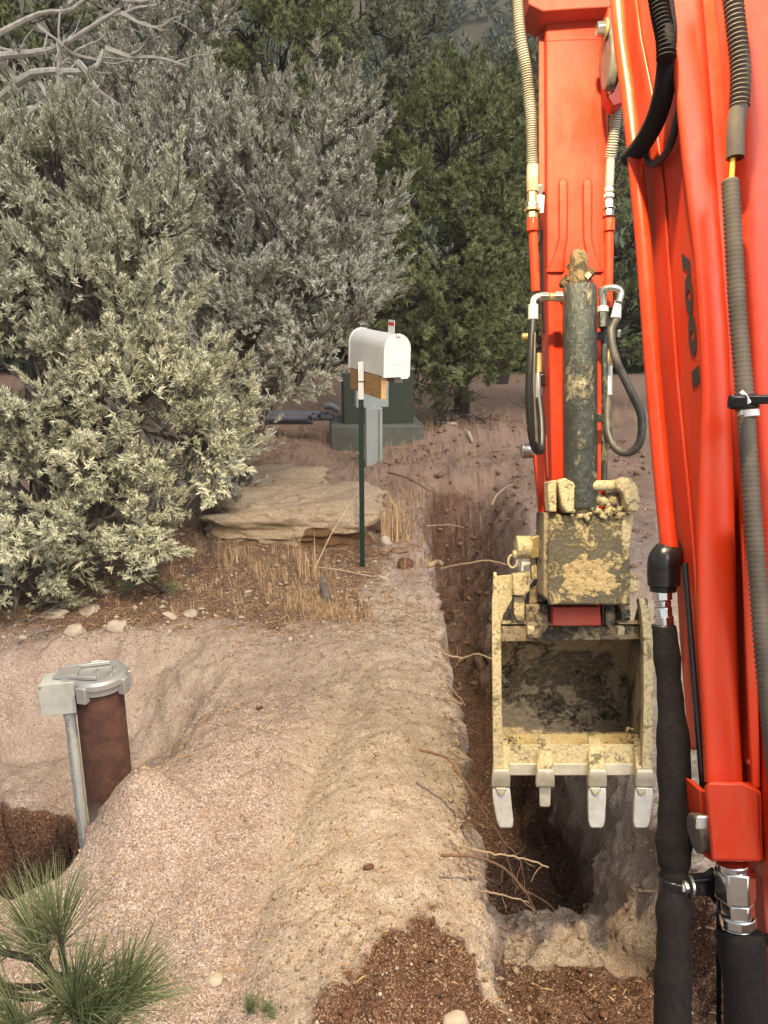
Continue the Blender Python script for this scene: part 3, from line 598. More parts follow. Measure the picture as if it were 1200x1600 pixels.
for a, b_, c_, rad in ((( -90, 190), (60, 125), (165, 75), .044), ((-60, 120), (80, 70), (190, 20), .036), ((-60, 90), (60, 40), (140, -20), .030), ((-70, 200), (40, 180), (130, 140), .034), ((-90, 250), (20, 250), (120, 300), .028)):
    mb = MB(); pts = spline([AY(*a, 6.3), AY(*b_, 6.1), AY(*c_, 6.0)], 6)
    mb.tube(spline([p + Vector(r.normal(0, .045, 3)) for p in pts[::3]], 3), [rad * (1 - .75 * k / (len(pts) - 1)) for k in range(len(pts[::3]) * 3 - 2)], 7)
    for k in range(3, len(pts), 3):
        d = (pts[k] - pts[k - 1]).normalized(); branch(mb, pts[k], d * .8 + Vector((r.normal(0, .3), r.normal(0, .2), r.choice([-1, 1]) * r.uniform(.4, .9))), r.uniform(.35, .75), rad * .5, 1, r)
    obj('limb', mb, DEAD, dt)
# thin bare twigs low in the boughs: left foot of the near juniper, under the pinyon
def brush(name, label, base, n, L, mat, seed, d0=(0, 0, .6), spr=.7, rad=.006):
    r = np.random.default_rng(seed); mb = MB()
    for k in range(n): branch(mb, Vector(base) + Vector((r.normal() * .15, r.normal() * .12, 0)), Vector(d0) + Vector(r.normal(0, spr, 3)), L * r.uniform(.5, 1), rad, 2, r)
    return tag(obj(name, mb, mat), label, 'twigs')
brush('bare_twigs', 'tangle of thin grey bare twigs under the near juniper at left edge', on(-1.95, 4.05, .02), 10, .35, BARK, 61, (.2, -.3, .1))
brush('bare_twigs', 'low dark twigs sticking out under the dark pinyon right of the transformer', on(.95, 11.1, .25), 16, .9, DARKBARK, 62, (.7, -.3, -.02), .4, .012)
brush('bare_twigs', 'bare twigs between the juniper boughs above the boulder', on(-1.6, 5.9, .3), 14, .6, BARK, 63, (.3, -.5, .2))
brush('bare_twigs', 'scrubby dry brush at the far edge of the soil behind the arm', on(2.6, 12.6, .05), 16, .6, DARKBARK, 64, (0, -.2, .5))

# ------------------------------------------------------------------ dry grass
def grass_mesh(name, pts, hts, r, per=9, w=.0010, lean=.75):
    n = len(pts); i = np.repeat(np.arange(n), per); m = len(i)
    base = np.array(pts)[i] + np.stack([r.normal(0, .012, m), r.normal(0, .012, m), np.zeros(m)], -1)
    h = np.array(hts)[i] * r.uniform(.4, 1.1, m); a = r.uniform(0, 6.28, m); ln = r.uniform(.05, 1, m) * lean
    out = np.stack([np.cos(a), np.sin(a), np.zeros(m)], -1); sd_ = np.stack([-np.sin(a), np.cos(a), np.zeros(m)], -1) * w
    mid = base + out * (ln * h * .35)[:, None] + np.array([0, 0, 1.]) * (h * .6)[:, None]; tip = base + out * (ln * h)[:, None] + np.array([0, 0, 1.]) * (h * (1 - .25 * ln))[:, None]
    V = np.stack([base - sd_, base + sd_, mid + sd_ * .7, mid - sd_ * .7, tip], 1); I = np.arange(m)[:, None] * 5
    FF = np.concatenate([I + np.array([[0, 1, 2]]), I + np.array([[0, 2, 3]]), I + np.array([[3, 2, 4]])])
    return np_mesh(name, V, FF, DRY, {'tint': np.repeat(np.clip(r.normal(.6, .2, m), 0, 1), 5)})
r = np.random.default_rng(9); pts, hs_ = [], []
for cx, cy, sx, sy, n, h in ((-.62, 6.9, .5, .22, 170, .16), (-.05, 6.6, .22, .3, 50, .15), (-.42, 4.35, .16, .12, 120, .09), (-.30, 4.2, .1, .07, 60, .07), (-.72, 4.75, .25, .15, 50, .12), (-1.1, 5.1, .3, .1, 50, .14), (.30, 5.2, .1, .4, 30, .12), (-.9, 9.2, .6, .8, 90, .18), (.35, 9.3, .4, .5, 50, .18), (-1.2, 4.4, .5, .25, 50, .08), (.9, 10.8, .4, .3, 60, .25), (3.2, 12, 1, .6, 110, .35)):
    for k in range(n):
        x, y = r.normal(cx, sx), r.normal(cy, sy); pts.append(tuple(on(x, y, -.004))); hs_.append(h * r.uniform(.5, 1.2))
stuff('dry_grass', grass_mesh('dry_grass', pts, hs_, r, 12), 'sparse low straw-coloured dry grass on the disturbed soil', 'grass')
for lb, px, py, n, h, ln, w in (('upright straw grass clump in front of the boulder', 480, 893, 10, .34, .25, .0026), ('tall straw stalks on the trench edge right of the mailbox post', 606, 842, 14, .42, .2, .0028), ('short straw clump against the left foot of the boulder', 356, 880, 8, .2, .3, .0024), ('leaning straw stalks hanging over the trench lip', 632, 836, 10, .4, .75, .0026)):
    g = G(px, py, .05); mp = [tuple(on(g.x + r.normal() * .035, g.y + r.normal() * .035, -.01)) for k in range(n)]
    o = bpy.data.objects.new('dry_grass_clump', grass_mesh('dry_grass_clump', mp, [h * r.uniform(.6, 1.2) for _ in mp], r, 5, w, ln)); COL.objects.link(o); tag(o, lb, 'grass clump')
def stalk(label, pts, rad=.0022, mat=CHIP):
    return tag(obj('grass_stalk', MB().tube(spline(pts, 6), rad, 5), mat), label, 'grass stalk')
a = on(-.50, 4.88, .0)
stalk('long straw stalk leaning from the clump up behind the mailbox post', [G(490, 893, .06), AY(520, 830, 5.0), AY(562, 765, 5.1)], .003)
stalk('long straw stalk lying flat from the clump to the mailbox post', [on(-.52, 4.9, .04), on(-.3, 4.83, .03), on(-.1, 4.8, .02), on(.02, 4.78, .02)], .003)

# ------------------------------------------------------------------ boulders and stones
def boulder(name, label, c, half, rot, seed, sub=6, flat_top=True, broken=False, mat=None):
    bm = bmesh.new(); bmesh.ops.create_icosphere(bm, subdivisions=sub, radius=1); V = np.array([v.co[:] for v in bm.verts])
    e = 4.2; n = (np.abs(V) ** e).sum(1) ** (1 / e); V = V / n[:, None]
    V *= 1 + (.22 * fbm(V[:, 0] * 1.3 + seed, V[:, 1] * 1.3 + V[:, 2] * 2, 1.2, 3, seed))[:, None]
    V = V * np.array(half)
    tilt = .06 * V[:, 0] / half[0]
    rgh = .035 * fbm(V[:, 0] + V[:, 2] * .7, V[:, 1] * 2 - V[:, 2] * 3, 9, 5, seed + 3); st = .004 * np.sin(V[:, 2] * 70 + 6 * fbm(V[:, 0], V[:, 1], 3, 3, seed + 5))
    nr = V / (np.linalg.norm(V, axis=1, keepdims=True) + 1e-9); V = V + nr * (rgh + st * .5)[:, None]
    V[:, 2] += tilt * half[2] * (V[:, 2] > 0)
    for v, q in zip(bm.verts, V): v.co = q
    me = bpy.data.meshes.new(name); bm.to_mesh(me); bm.free()
    br = np.zeros(len(V))
    if broken: br = sstep(-.05, .02, V[:, 0] + .25 * fbm(V[:, 0], V[:, 2], 3, 3, 4)) * sstep(-half[1] * .70, -half[1] * .85, V[:, 1]) * sstep(.45, .1, V[:, 2] / half[2] + .2 * fbm(V[:, 0], V[:, 1], 5, 3, 8)) * sstep(half[0] * .97, half[0] * .88, V[:, 0])
    at = me.attributes.new('broken', 'FLOAT', 'POINT'); at.data.foreach_set('value', br.astype(np.float32))
    o = obj(name, me, mat or ROCK, ang=60); o.location = c; o.rotation_euler = rot; return tag(o, label, 'boulder' if half[0] > .2 else 'stone')
b1 = G(452, 856, .08)
boulder('boulder', 'large flat tan slab boulder directly behind the mailbox post', Vector((-.70, 5.9, gz(-.7, 5.95) + .03)), (.66, .44, .25), (R(3), R(2), R(4)), 3, broken=True)
boulder('boulder', 'smaller flat tan boulder behind the large slab beside the juniper', Vector((-1.0, 6.85, gz(-1.0, 6.85) + .08)), (.50, .28, .17), (R(2), R(-3), R(-3)), 5, 5)
for lb, px, py, w, h in (('long flat grey stone lying at the litter edge below the juniper', 88, 962, .11, .035), ('pale flat stone right of the long grey one', 138, 958, .085, .03), ('pale broken stone in the leaf litter left of the grass', 268, 966, .06, .03), ('paler flat stone touching the broken one in the litter', 295, 962, .055, .025),
                         ('rounded grey stone half buried below the boulder', 388, 934, .05, .03), ('small pointed pale stone at the pit rim by the left edge', 40, 1016, .04, .03), ('rounded tan stone at the foot of the tall trench-edge straw', 602, 852, .055, .05), ('grey stone in the soil right of the mailbox post foot', 600, 905, .06, .025),
                         ('pale stone on the pit rim above the casing cap', 185, 1000, .07, .05), ('tan stone on the pit rim left of the casing cap', 120, 1003, .06, .05), ('dark cracked little stone on the bare slope', 405, 1112, .03, .018), ('brown lump of earth beside the trench below the straw', 634, 886, .05, .045),
                         ('small flat stone pushed into the bank in the foreground', 335, 1532, .010, .004), ('pale round stone at the bottom edge of the dirt pile', 712, 1598, .022, .012), ('dark little stone on the ribbed bank', 576, 1356, .014, .012)):
    g = G(px, py, .03); z = gz(g.x, g.y); g = G(px, py, z); w *= .72; h *= .72; boulder('stone', lb, Vector((g.x, g.y, gz(g.x, g.y) + h * .25)), (w, w * .7, h), (r.normal() * .15, r.normal() * .15, r.uniform(-.6, .6)), int(px), 3, mat=CLOD if 'brown' in lb or 'dark' in lb else STONE)
# chunks of wood and stump
sp = G(512, 930, .03)
mb = MB(); sp.z = gz(sp.x, sp.y)
vs = [(-.03, -.02), (-.01, -.035), (.025, -.03), (.035, 0), (.02, .03), (-.02, .03)]
lo = [Vector((x * 1.15, y * 1.15, -.03)) + sp for x, y in vs]; hi = [Vector((x * .75 - .03, y * .8, .13 + .03 * ((i % 3) - 1))) + sp for i, (x, y) in enumerate(vs)]
mb.add(lo + hi, [(5, 4, 3, 2, 1, 0), (6, 7, 8, 9, 10, 11)] + [(i, (i + 1) % 6, 6 + (i + 1) % 6, 6 + i) for i in range(6)])
tag(obj('wooden_stub', mb, BARK, bevel=.004), 'splintered grey wooden stub poking out of the litter before the boulder', 'stump')
for lb, a_, b_, rad in (('pale curved wood splinter lying on the far spoil heap', (686, 671), (700, 680), .022), ('pale flat wood splinter right of the curved one on the far heap', (703, 678), (716, 671), .03), ('rounded pale wood piece at the far right of the splinters', (726, 680), (738, 690), .03)):
    A_, B_ = G(*a_, .12), G(*b_, .12); A_.z = gz(A_.x, A_.y) + .03; B_.z = gz(B_.x, B_.y) + .03
    tag(obj('wood_splinter', MB().tube([A_, A_.lerp(B_, .5) + Vector((0, 0, .03)), B_], [rad * .6, rad, rad * .5], 6), CHIP), lb, 'wood splinter')

# ------------------------------------------------------------------ roots in and over the trench
def root(label, pts, r0, r1, mat=ROOT, seed=0, subs=(), fine=True):
    r = np.random.default_rng(seed); base = Vector(pts[0]); t = thing('tree_root', label, 'root', base)
    c = spline(pts, 7); L = len(c); j = [p + Vector(r.normal(0, .0014, 3)) for p in c]
    obj('main_root', MB().tube(j, [r0 + (r1 - r0) * k / (L - 1) for k in range(L)], 7), mat, t)
    for q in subs:
        c2 = spline(q, 6); obj('side_root', MB().tube([p + Vector(r.normal(0, .0014, 3)) for p in c2], [r1 * 1.1 * (1 - .75 * k / (len(c2) - 1)) for k in range(len(c2))], 5), mat, t)
    if fine:
        mb = MB()
        for k in range(3, L, 4):
            d = Vector((r.normal(), r.normal(), r.normal() * .7 - .5)).normalized(); p = j[k]; q = [p]
            for _ in range(4): d = (d + Vector(r.normal(0, .22, 3))).normalized(); q.append(q[-1] + d * r.uniform(.008, .022))
            mb.tube(q, [.0012, .0011, .0009, .0008, .0005], 4)
        obj('rootlets', mb, mat, t, kind='stuff')
    return t
root('forked brown root hanging from the left lip down into the trench below the bucket', [P(655, 1172, 2.62), P(700, 1185, 2.55), P(722, 1215, 2.5), P(750, 1260, 2.5), P(783, 1310, 2.55), P(800, 1365, 2.62), P(822, 1392, 2.68), P(836, 1424, 2.75)], .0052, .0022, ROOT, 1,
     [[P(783, 1310, 2.55), P(793, 1345, 2.58), P(810, 1385, 2.6)], [P(783, 1312, 2.55), P(812, 1345, 2.6), P(820, 1385, 2.62), P(815, 1395, 2.62)], [P(822, 1392, 2.68), P(863, 1417, 2.75), P(870, 1450, 2.8), P(876, 1485, 2.85)], [P(722, 1215, 2.5), P(760, 1262, 2.5), P(788, 1300, 2.5)]])
root('pale root stub crossing the dark trench mouth to the right', [P(720, 1322, 2.4), P(760, 1332, 2.42), P(810, 1340, 2.45), P(857, 1355, 2.5)], .0035, .0025, ROOTP, 2)
root('arching root leaving the left bank above the forked tangle', [P(688, 1336, 2.25), P(730, 1338, 2.3), P(780, 1352, 2.4), P(818, 1390, 2.5), P(838, 1428, 2.6)], .005, .003, ROOT, 3)
root('straight pale root poking out of the bank beneath the tangle', [P(745, 1391, 2.28), P(785, 1398, 2.35), P(826, 1410, 2.4)], .0035, .002, ROOTP, 4)
root('thin dark root lying along the near trench end', [P(760, 1440, 2.2), P(790, 1452, 2.3), P(835, 1465, 2.45)], .0025, .0012, ROOT, 5)
root('pale curved root bridging the trench left of the bucket', [P(694, 1022, 3.6), P(722, 1028, 3.6), P(745, 1022, 3.55), P(770, 1030, 3.5)], .005, .003, ROOTP, 6)
root('short cut root ends sticking from the left lip beside the bucket', [P(700, 1092, 3.2), P(718, 1098, 3.15), P(722, 1100, 3.15)], .006, .004, ROOTP, 7)
root('wiry root lower left of the bridge root on the lip', [P(688, 1058, 3.35), P(705, 1075, 3.3), P(728, 1102, 3.25)], .003, .0015, ROOTP, 8)
root('long pale root spanning the trench below the digging pin', [P(690, 888, 5.3), P(720, 882, 5.2), P(760, 876, 5.1), P(792, 882, 5.0)], .008, .005, ROOTP, 9)
root('thick cut root end at the left wall of the trench', [P(670, 884, 5.0), P(682, 878, 5.0), P(690, 880, 4.95)], .018, .014, ROOTP, 10, fine=False)
root('twisted pale root on the far right trench slope', [P(768, 790, 6.6), P(775, 775, 6.7), P(790, 762, 6.9), P(803, 756, 7.0)], .014, .006, ROOTP, 11)
root('dark root reaching out of the far end of the trench', [P(606, 738, 7.6), P(640, 748, 7.4), P(672, 768, 7.2)], .012, .006, ROOT, 12)
root('thin bent root across the middle of the far trench wall', [P(665, 822, 6.3), P(700, 820, 6.3), P(725, 824, 6.3)], .006, .003, ROOTP, 13)
root('fine root fan hanging over the lip at the near bank', [P(700, 1460, 2.15), P(735, 1470, 2.2), P(765, 1500, 2.3), P(780, 1545, 2.35)], .003, .0015, ROOT, 14)
root('thin root pressed on the lit right bank beside the bucket', [P(1030, 1190, 2.55), P(1042, 1180, 2.55), P(1052, 1198, 2.55)], .003, .0015, ROOT, 15)
# hairy rootlets down the left lip
r = np.random.default_rng(88); mb = MB()
for k in range(420):
    y = 2.0 + 5.2 * r.uniform() ** 1.7; xl, _ = trench_edges(np.array([y])); x = float(xl[0]) - .06 + .09 * r.uniform(); p = on(x, y, .01); d = Vector((.8, r.normal() * .5, -.7 + .3 * r.normal())).normalized(); q = [p]
    for _ in range(4): d = (d + Vector(r.normal(0, .3, 3)) + Vector((0, 0, -.1))).normalized(); q.append(q[-1] + d * r.uniform(.012, .035))
    mb.tube(q, [.0013, .0012, .001, .0009, .0006], 3, cap=False)
tag(obj('hair_roots', mb, ROOT, sm=False), 'fine torn rootlets fringing the left lip of the trench', 'rootlets', kind='stuff')

# ponderosa seedling, near left
def pine_shoot(mb_stem, Vs, Fs, Ts, p, d, L, nn, nl, r):
    d = Vector(d).normalized(); q = [Vector(p) + d * L * k / 5 for k in range(6)]; mb_stem.tube(q, [.006, .0058, .0055, .005, .0045, .003], 6)
    i = np.repeat(0, nn); t = r.uniform(.25, 1, nn) ** .7; D = np.tile(np.array(d), (nn, 1)); D, A, Bv = frames(D, r); az = r.uniform(0, 6.28, (nn, 1)); rad = A * np.cos(az) + Bv * np.sin(az)
    an = (.95 - .65 * t + r.normal(0, .16, nn))[:, None]; nd = D * np.cos(an) + rad * np.sin(an); nd /= np.linalg.norm(nd, axis=1, keepdims=True)
    b0 = np.array(p) + np.array(d) * (L * t)[:, None]; ln = (nl * r.uniform(.7, 1.1, nn))[:, None]; side = np.cross(nd, r.normal(size=(nn, 3))); side /= np.linalg.norm(side, axis=1, keepdims=True); w = .00085
    up = np.cross(side, nd); droop = np.array([0, 0, -1.]) * .012
    m1 = b0 + nd * ln * .55 + np.array([0, 0, .004]); tp = b0 + nd * ln + droop * r.uniform(-.6, 1.2, (nn, 1))
    ring = []
    for c, ww in ((b0, w), (m1, w), (tp, w * .25)):
        for a in range(3): ring.append(c + side * ww * math.cos(a * 2.094) + up * ww * math.sin(a * 2.094))
    V = np.stack(ring, 1); o = sum(len(v) for v in Vs) // 1
    I = (np.arange(nn) * 9)[:, None] + o; ff = []
    for s in (0, 3):
        for a in range(3):
            b = (a + 1) % 3; ff += [I + np.array([[s + a, s + b, s + 3 + b]]), I + np.array([[s + a, s + 3 + b, s + 3 + a]])]
    Vs.append(V.reshape(-1, 3)); Fs.append(np.concatenate(ff)); Ts.append(np.repeat(np.clip(r.normal(.5, .2, nn), 0, 1), 9))
def seedling(label, foot, shoots, nn, nl, seed):
    r = np.random.default_rng(seed); t = thing('pine_seedling', label, 'seedling', foot); sm = MB(); Vs, Fs, Ts = [], [], []
    for p, d, L in shoots: pine_shoot(sm, Vs, Fs, Ts, p, d, L, nn, nl, r)
    c = [Vector(s[0]) for s in shoots]; f = Vector(foot)
    ax = spline([f, f.lerp(c[0], .6) + Vector((.01, .01, 0)), c[0]], 8); sm.tube(ax, [.011 - .0003 * k for k in range(len(ax))], 8)
    for p in c[1:]:
        q = min(ax, key=lambda a: abs(a.z - (p.z - .07))); sm.tube(spline([q, q.lerp(p, .5) + Vector((0, 0, -.012)), p], 5), [.007 - .0002 * k for k in range(11)], 6)
    obj('stem', sm, DARKBARK, t); me = np_mesh('needles', np.concatenate(Vs), np.concatenate(Fs), NEED, {'tint': np.concatenate(Ts)}); n_ = obj('needles', me, None, t, sm=False); n_['kind'] = 'stuff'
    return t
S1 = [(P(98, 1500, 1.32), (.05, -.1, 1), .07), (P(40, 1560, 1.22), (-.7, -.2, .5), .07), (P(85, 1530, 1.3), (-.4, .3, .7), .06), (P(5, 1540, 1.25), (-.5, 0, .6), .07), (P(120, 1600, 1.2), (.1, -.3, .8), .06), (P(140, 1625, 1.22), (.2, -.2, .8), .05), (P(60, 1630, 1.18), (-.2, -.3, .6), .06), (P(50, 1498, 1.30), (-.9, 0, .25), .08), (P(110, 1540, 1.28), (.4, -.4, .35), .07), (P(150, 1585, 1.25), (.5, -.2, .6), .07), (P(70, 1580, 1.25), (-.3, -.4, .2), .07), (P(178, 1600, 1.25), (.4, 0, .7), .05), (P(20, 1600, 1.22), (-.8, -.1, .0), .06), (P(130, 1640, 1.2), (.2, -.3, .4), .07)]
seedling('long-needled green pine seedling in the bottom left corner', on(-.56, 1.16), S1, 115, .15, 31)
S2 = [(G(390, 1592, .03), (.1, 0, 1), .03), (G(402, 1600, .03), (.5, 0, .7), .03)]
g2 = G(392, 1600, .0)
seedling('tiny green pine seedling at the bottom edge right of the big one', on(g2.x, g2.y), S2, 90, .055, 32)
S3 = [(AY(230, 912, 4.35), (.5, -.2, .4), .08), (AY(215, 920, 4.3), (-.4, -.3, .3), .07), (AY(248, 918, 4.3), (.8, -.1, .1), .06)]
seedling('small dark green pine sprout in the litter under the juniper', on(-1.35, 4.45), S3, 80, .09, 33)
# ------------------------------------------------------------------ steel well casing with cast cap
def ring(cx, cy, z, rx, n=40): return [(cx + rx * math.cos(2 * math.pi * k / n), cy + rx * math.sin(2 * math.pi * k / n), z) for k in range(n)]
def lathe(mb, cx, cy, prof, n=40):
    vs = []; fs = []
    for rr, z in prof: vs += ring(cx, cy, z, rr, n)
    for i in range(len(prof) - 1):
        fs += [(i * n + k, i * n + (k + 1) % n, (i + 1) * n + (k + 1) % n, (i + 1) * n + k) for k in range(n)]
    fs += [tuple(range(n - 1, -1, -1)), tuple((len(prof) - 1) * n + k for k in range(n))]
    return mb.add(vs, fs)
cc = P(155, 1075, 2.58); CX, CY, CZ = cc.x, cc.y + .0, cc.z + .03
wc = thing('well_casing', 'rusty brown steel well casing with grey cast cap standing in the pit', 'well casing', (CX, CY, CZ - .6))
obj('casing_pipe', lathe(MB(), CX, CY, [(.077, CZ - .62), (.0775, CZ - .3), (.077, CZ)]), CASING if False else m_casing(), wc)
cap = MB(); lathe(cap, CX, CY, [(.080, CZ - .022), (.087, CZ - .020), (.088, CZ + .004), (.0905, CZ + .006)]); obj('cap_base', cap, GREYC, wc, bevel=.0015)
# cap lid: round with a spout-like snout towards the junction box
n = 44; out = []
for k in range(n):
    a = 2 * math.pi * k / n; x, y = .096 * math.cos(a), .096 * math.sin(a); out.append((x, y))
a0 = math.pi * 1.04
dirx, diry = math.cos(a0), math.sin(a0)
def lidout(s):
    res = []
    for x, y in out:
        t = x * dirx + y * diry; u = -x * diry + y * dirx
        if t > .045: t2 = .045 + (t - .045) * 1.75; u2 = u * 1.0 if abs(u) < .055 else math.copysign(.055 + (abs(u) - .055) * .6, u); t, u = t2, u2
        res.append(((t * dirx - u * diry) * s + CX, (t * diry + u * dirx) * s + CY))
    return res
lid = MB(); L0 = [(x, y, CZ + .006) for x, y in lidout(1.0)]; L1 = [(x, y, CZ + .022) for x, y in lidout(1.0)]; L2 = [(x, y, CZ + .031) for x, y in lidout(.95)]; L3 = [(x, y, CZ + .033) for x, y in lidout(.86)]; L4 = [(x, y, CZ + .027) for x, y in lidout(.82)]
fs = [tuple(range(n - 1, -1, -1))]
for j in range(4): fs += [(j * n + k, j * n + (k + 1) % n, (j + 1) * n + (k + 1) % n, (j + 1) * n + k) for k in range(n)]
fs += [tuple(4 * n + k for k in range(n))]
lid.add(L0 + L1 + L2 + L3 + L4, fs); lo_ = obj('cap_lid', lid, GREYC, wc, ang=25)
rib = MB(); tl = Vector((dirx, diry, 0)); tn = Vector((-diry, dirx, 0)); c0 = Vector((CX, CY, CZ + .03))
for sgn, l0, l1 in ((1, -.01, .13), (-1, -.03, .11)):
    p0 = c0 + tl * l0 + tn * .058 * sgn; p1 = c0 + tl * l1 + tn * .034 * sgn
    rib.extr([p0 + tn * .006, p0 - tn * .006, p1 - tn * .006, p1 + tn * .006], (0, 0, .012))
rib.extr([c0 + tl * .06 + tn * .03, c0 + tl * .06 - tn * .03, c0 + tl * .128 - tn * .026, c0 + tl * .128 + tn * .026], (0, 0, .008))
obj('lid_rib', rib, GREYC, lo_, bevel=.002)
for p in (c0 + tl * .0, c0 - tl * .045 + tn * .02, c0 - tl * .05 - tn * .02):
    obj('bolt', MB().tube([p - Vector((0, 0, .004)), p + Vector((0, 0, .006))], .007, 6), ZINC, lo_, bevel=.001)
for a in (R(258), R(25), R(160), R(0) - R(12)):
    ca = Vector((CX + .092 * math.cos(a), CY + .092 * math.sin(a), CZ - .008)); M = Matrix.Rotation(a, 3, 'Z')
    obj('cap_lug', MB().box(ca, .026, .034, .056, M), GREYC, wc, bevel=.003)
obj('snout_neck', MB().tube([c0 + tl * .118 + Vector((0, 0, -.028)), c0 + tl * .118 + Vector((0, 0, -.075))], .020, 14), GREYC, wc)

# junction box on its conduit riser
jx = P(90, 1094, 2.50); jb = thing('junction_box', 'square grey plastic junction box on a printed conduit riser beside the casing', 'junction box', (jx.x, jx.y, jx.z - .5))
MZ = Matrix.Rotation(R(12), 3, 'Z'); jc = jx + MZ @ Vector((0, .045, .005))
obj('box_body', MB().box(jc, .104, .085, .106, MZ), PVC, jb, bevel=.004)
obj('box_cover', MB().box(jc + MZ @ Vector((0, -.046, 0)), .110, .008, .112, MZ), PVC, jb, bevel=.002)
obj('cover_screw', MB().tube([jc + MZ @ Vector((-.047, -.0495, .048)), jc + MZ @ Vector((-.047, -.054, .048))], .0035, 8), ZINC, jb)
ct = P(105, 1122, 2.50); ct = Vector((jc.x + .028, jc.y - .01, jc.z - .053)); cbm = Vector((ct.x, ct.y, ct.z - .62))
obj('conduit_collar', MB().tube([ct + Vector((0, 0, .002)), ct - Vector((0, 0, .026))], .0215, 16), PVC, jb, bevel=.0015)
CR = .0178
cd = obj('conduit', MB().tube([ct, cbm], CR, 24), PVC, jb)
def text_mesh(s, size, extrude=0.0, bold=0.0):
    cu = bpy.data.curves.new('lettering', 'FONT'); cu.body = s; cu.size = size; cu.extrude = extrude; cu.resolution_u = 2; cu.offset = bold * size; cu.space_character = 1.05
    o = bpy.data.objects.new('lettering', cu); COL.objects.link(o); dg = bpy.context.evaluated_depsgraph_get(); me = bpy.data.meshes.new_from_object(o.evaluated_get(dg)); bpy.data.objects.remove(o); return me
def wrap_text(s, size, top, rad, az0, mat, parent):
    me = text_mesh(s, size)
    for v in me.vertices:
        x, y = v.co.x, v.co.y; a = az0 + (y - size * .35) / rad; v.co = Vector((top.x + (rad + .0006) * math.cos(a), top.y + (rad + .0006) * math.sin(a), top.z - x))
    return obj('lettering', me, mat, parent, sm=False)
wrap_text('TEK', .018, ct - Vector((0, 0, .030)), CR, R(-100), INK, cd)
wrap_text('SCHEDULE 40 RIGID PVC NONMETALLIC CONDUIT INTERTEK \u2022 LISTED', .0150, ct - Vector((0, 0, .072)), CR, R(-100), INKG, cd)

# ------------------------------------------------------------------ mailbox on steel T-post
zc0 = 4.74; fc = P(619, 588, zc0); yaw = R(-24); tiltm = R(2.5)
rot = Matrix.Rotation(yaw, 3, 'Z') @ Matrix.Rotation(-tiltm, 3, 'X')
# local frame: x across the door, -y out of the door, z up
mbx = thing('mailbox', 'white arched mailbox with raised red flag on a thin green T-post', 'mailbox', on(-.11, 4.86)); 
yaw2 = R(27); MM = Matrix.Rotation(yaw2, 3, 'Z') @ Matrix.Rotation(R(3), 3, 'X')
def ml(x, y, z): return fc + MM @ Vector((x, y, z))
W2, WH = .088, .165
def arch(s=1.0, dz=0, n=14):
    pts = [(-W2 * s, dz)]; pts += [(-W2 * s * math.cos(math.pi * k / n), WH + W2 * s * math.sin(math.pi * k / n)) for k in range(n + 1)]; pts += [(W2 * s, dz)]; return pts
A_ = arch(); LEN = .50
body = MB().extr([ml(x, .004, z) for x, z in A_], MM @ Vector((0, LEN, 0))); obj('box_shell', body, WHITEP, mbx, ang=30)
for y0, nm in ((-.010, 'door'), (LEN - .004, 'rear_panel')):
    d_ = obj(nm, MB().extr([ml(x, y0, z) for x, z in arch(1.05, -.006)], MM @ Vector((0, .020, 0))), WHITEP, mbx, bevel=.003, ang=30)
    if nm == 'door':
        obj('latch', MB().box(ml(0, -.012, WH + W2 - .004), .030, .022, .018, MM), WHITEP, d_, bevel=.003)
        obj('door_emboss', MB().extr([ml(-.055, -.0125, .075), ml(.055, -.0125, .075), ml(.055, -.0125, .078), ml(-.055, -.0125, .078)], MM @ Vector((0, .004, 0))).extr([ml(-.055, -.0125, .035), ml(.055, -.0125, .035), ml(.055, -.0125, .038), ml(-.055, -.0125, .038)], MM @ Vector((0, .004, 0))), WHITEP, d_)
        obj('hinge_tab', MB().box(ml(.055, .0, -.010), .05, .02, .012, MM), WHITEP, d_)
fl = obj('flag', MB().box(ml(W2 + .006, LEN * .52, .235), .003, .085, .17, MM), WHITEP, mbx)
obj('flag_stripe', MB().box(ml(W2 + .006, LEN * .52, .295), .0045, .078, .022, MM), FLAG, fl)
obj('board', MB().box(ml(-W2 + .018, LEN * .52, -.074), .036, LEN * .92, .135, MM), WOODB, mbx, bevel=.002)
obj('board_end', MB().box(ml(-W2 + .018, LEN * .06 - .004, -.074), .0355, .004, .134, MM), WOODE, mbx)
obj('bracket', MB().box(ml(.05, .16, -.026), .06, .20, .05, MM), PEDESTAL, mbx, bevel=.002)
# T-post: stem and flange, studs, white painted top
pb = ml(-W2 - .020, LEN * .56, 0); px_, py_ = pb.x, pb.y; pt0 = G(568, 895, 0)
px_ = pt0.x * py_ / pt0.y if False else px_
PB_ = Vector((px_, py_, gz(px_, py_) - .05)); PT_ = Vector((px_, py_, fc.z + .075)); PM_ = Vector((px_, py_, fc.z - .165))
def tsec(mb, a, b, k=1.0):
    for (w, d, oy) in ((.034 * k, .005 * k, -.003), (.006 * k, .030 * k, .0155 * k)):
        c = (a + b) / 2 + Vector((0, oy, 0)); mb.box(c, w, d, (b - a).length)
    return mb
obj('post', tsec(MB(), PB_, PM_), DARKGREEN, mbx, bevel=.001)
st_ = MB(); z = PB_.z + .1
while z < PM_.z: st_.box((px_, py_ - .0075, z), .012, .005, .016); z += .052
obj('post_stud', st_, DARKGREEN, mbx)
obj('post_top', tsec(MB(), PM_, PT_, 1.04), WHITEP, mbx, bevel=.001)
obj('wire_clip', MB().box((px_, py_ - .004, fc.z - .05), .050, .012, .006), INK, mbx)
for dy_, z_ in ((.05, -.0), (.35, -.0)): obj('screw', MB().tube([ml(-W2 - .001, dy_, .012), ml(-W2 - .005, dy_, .012)], .004, 8), ZINC, mbx)

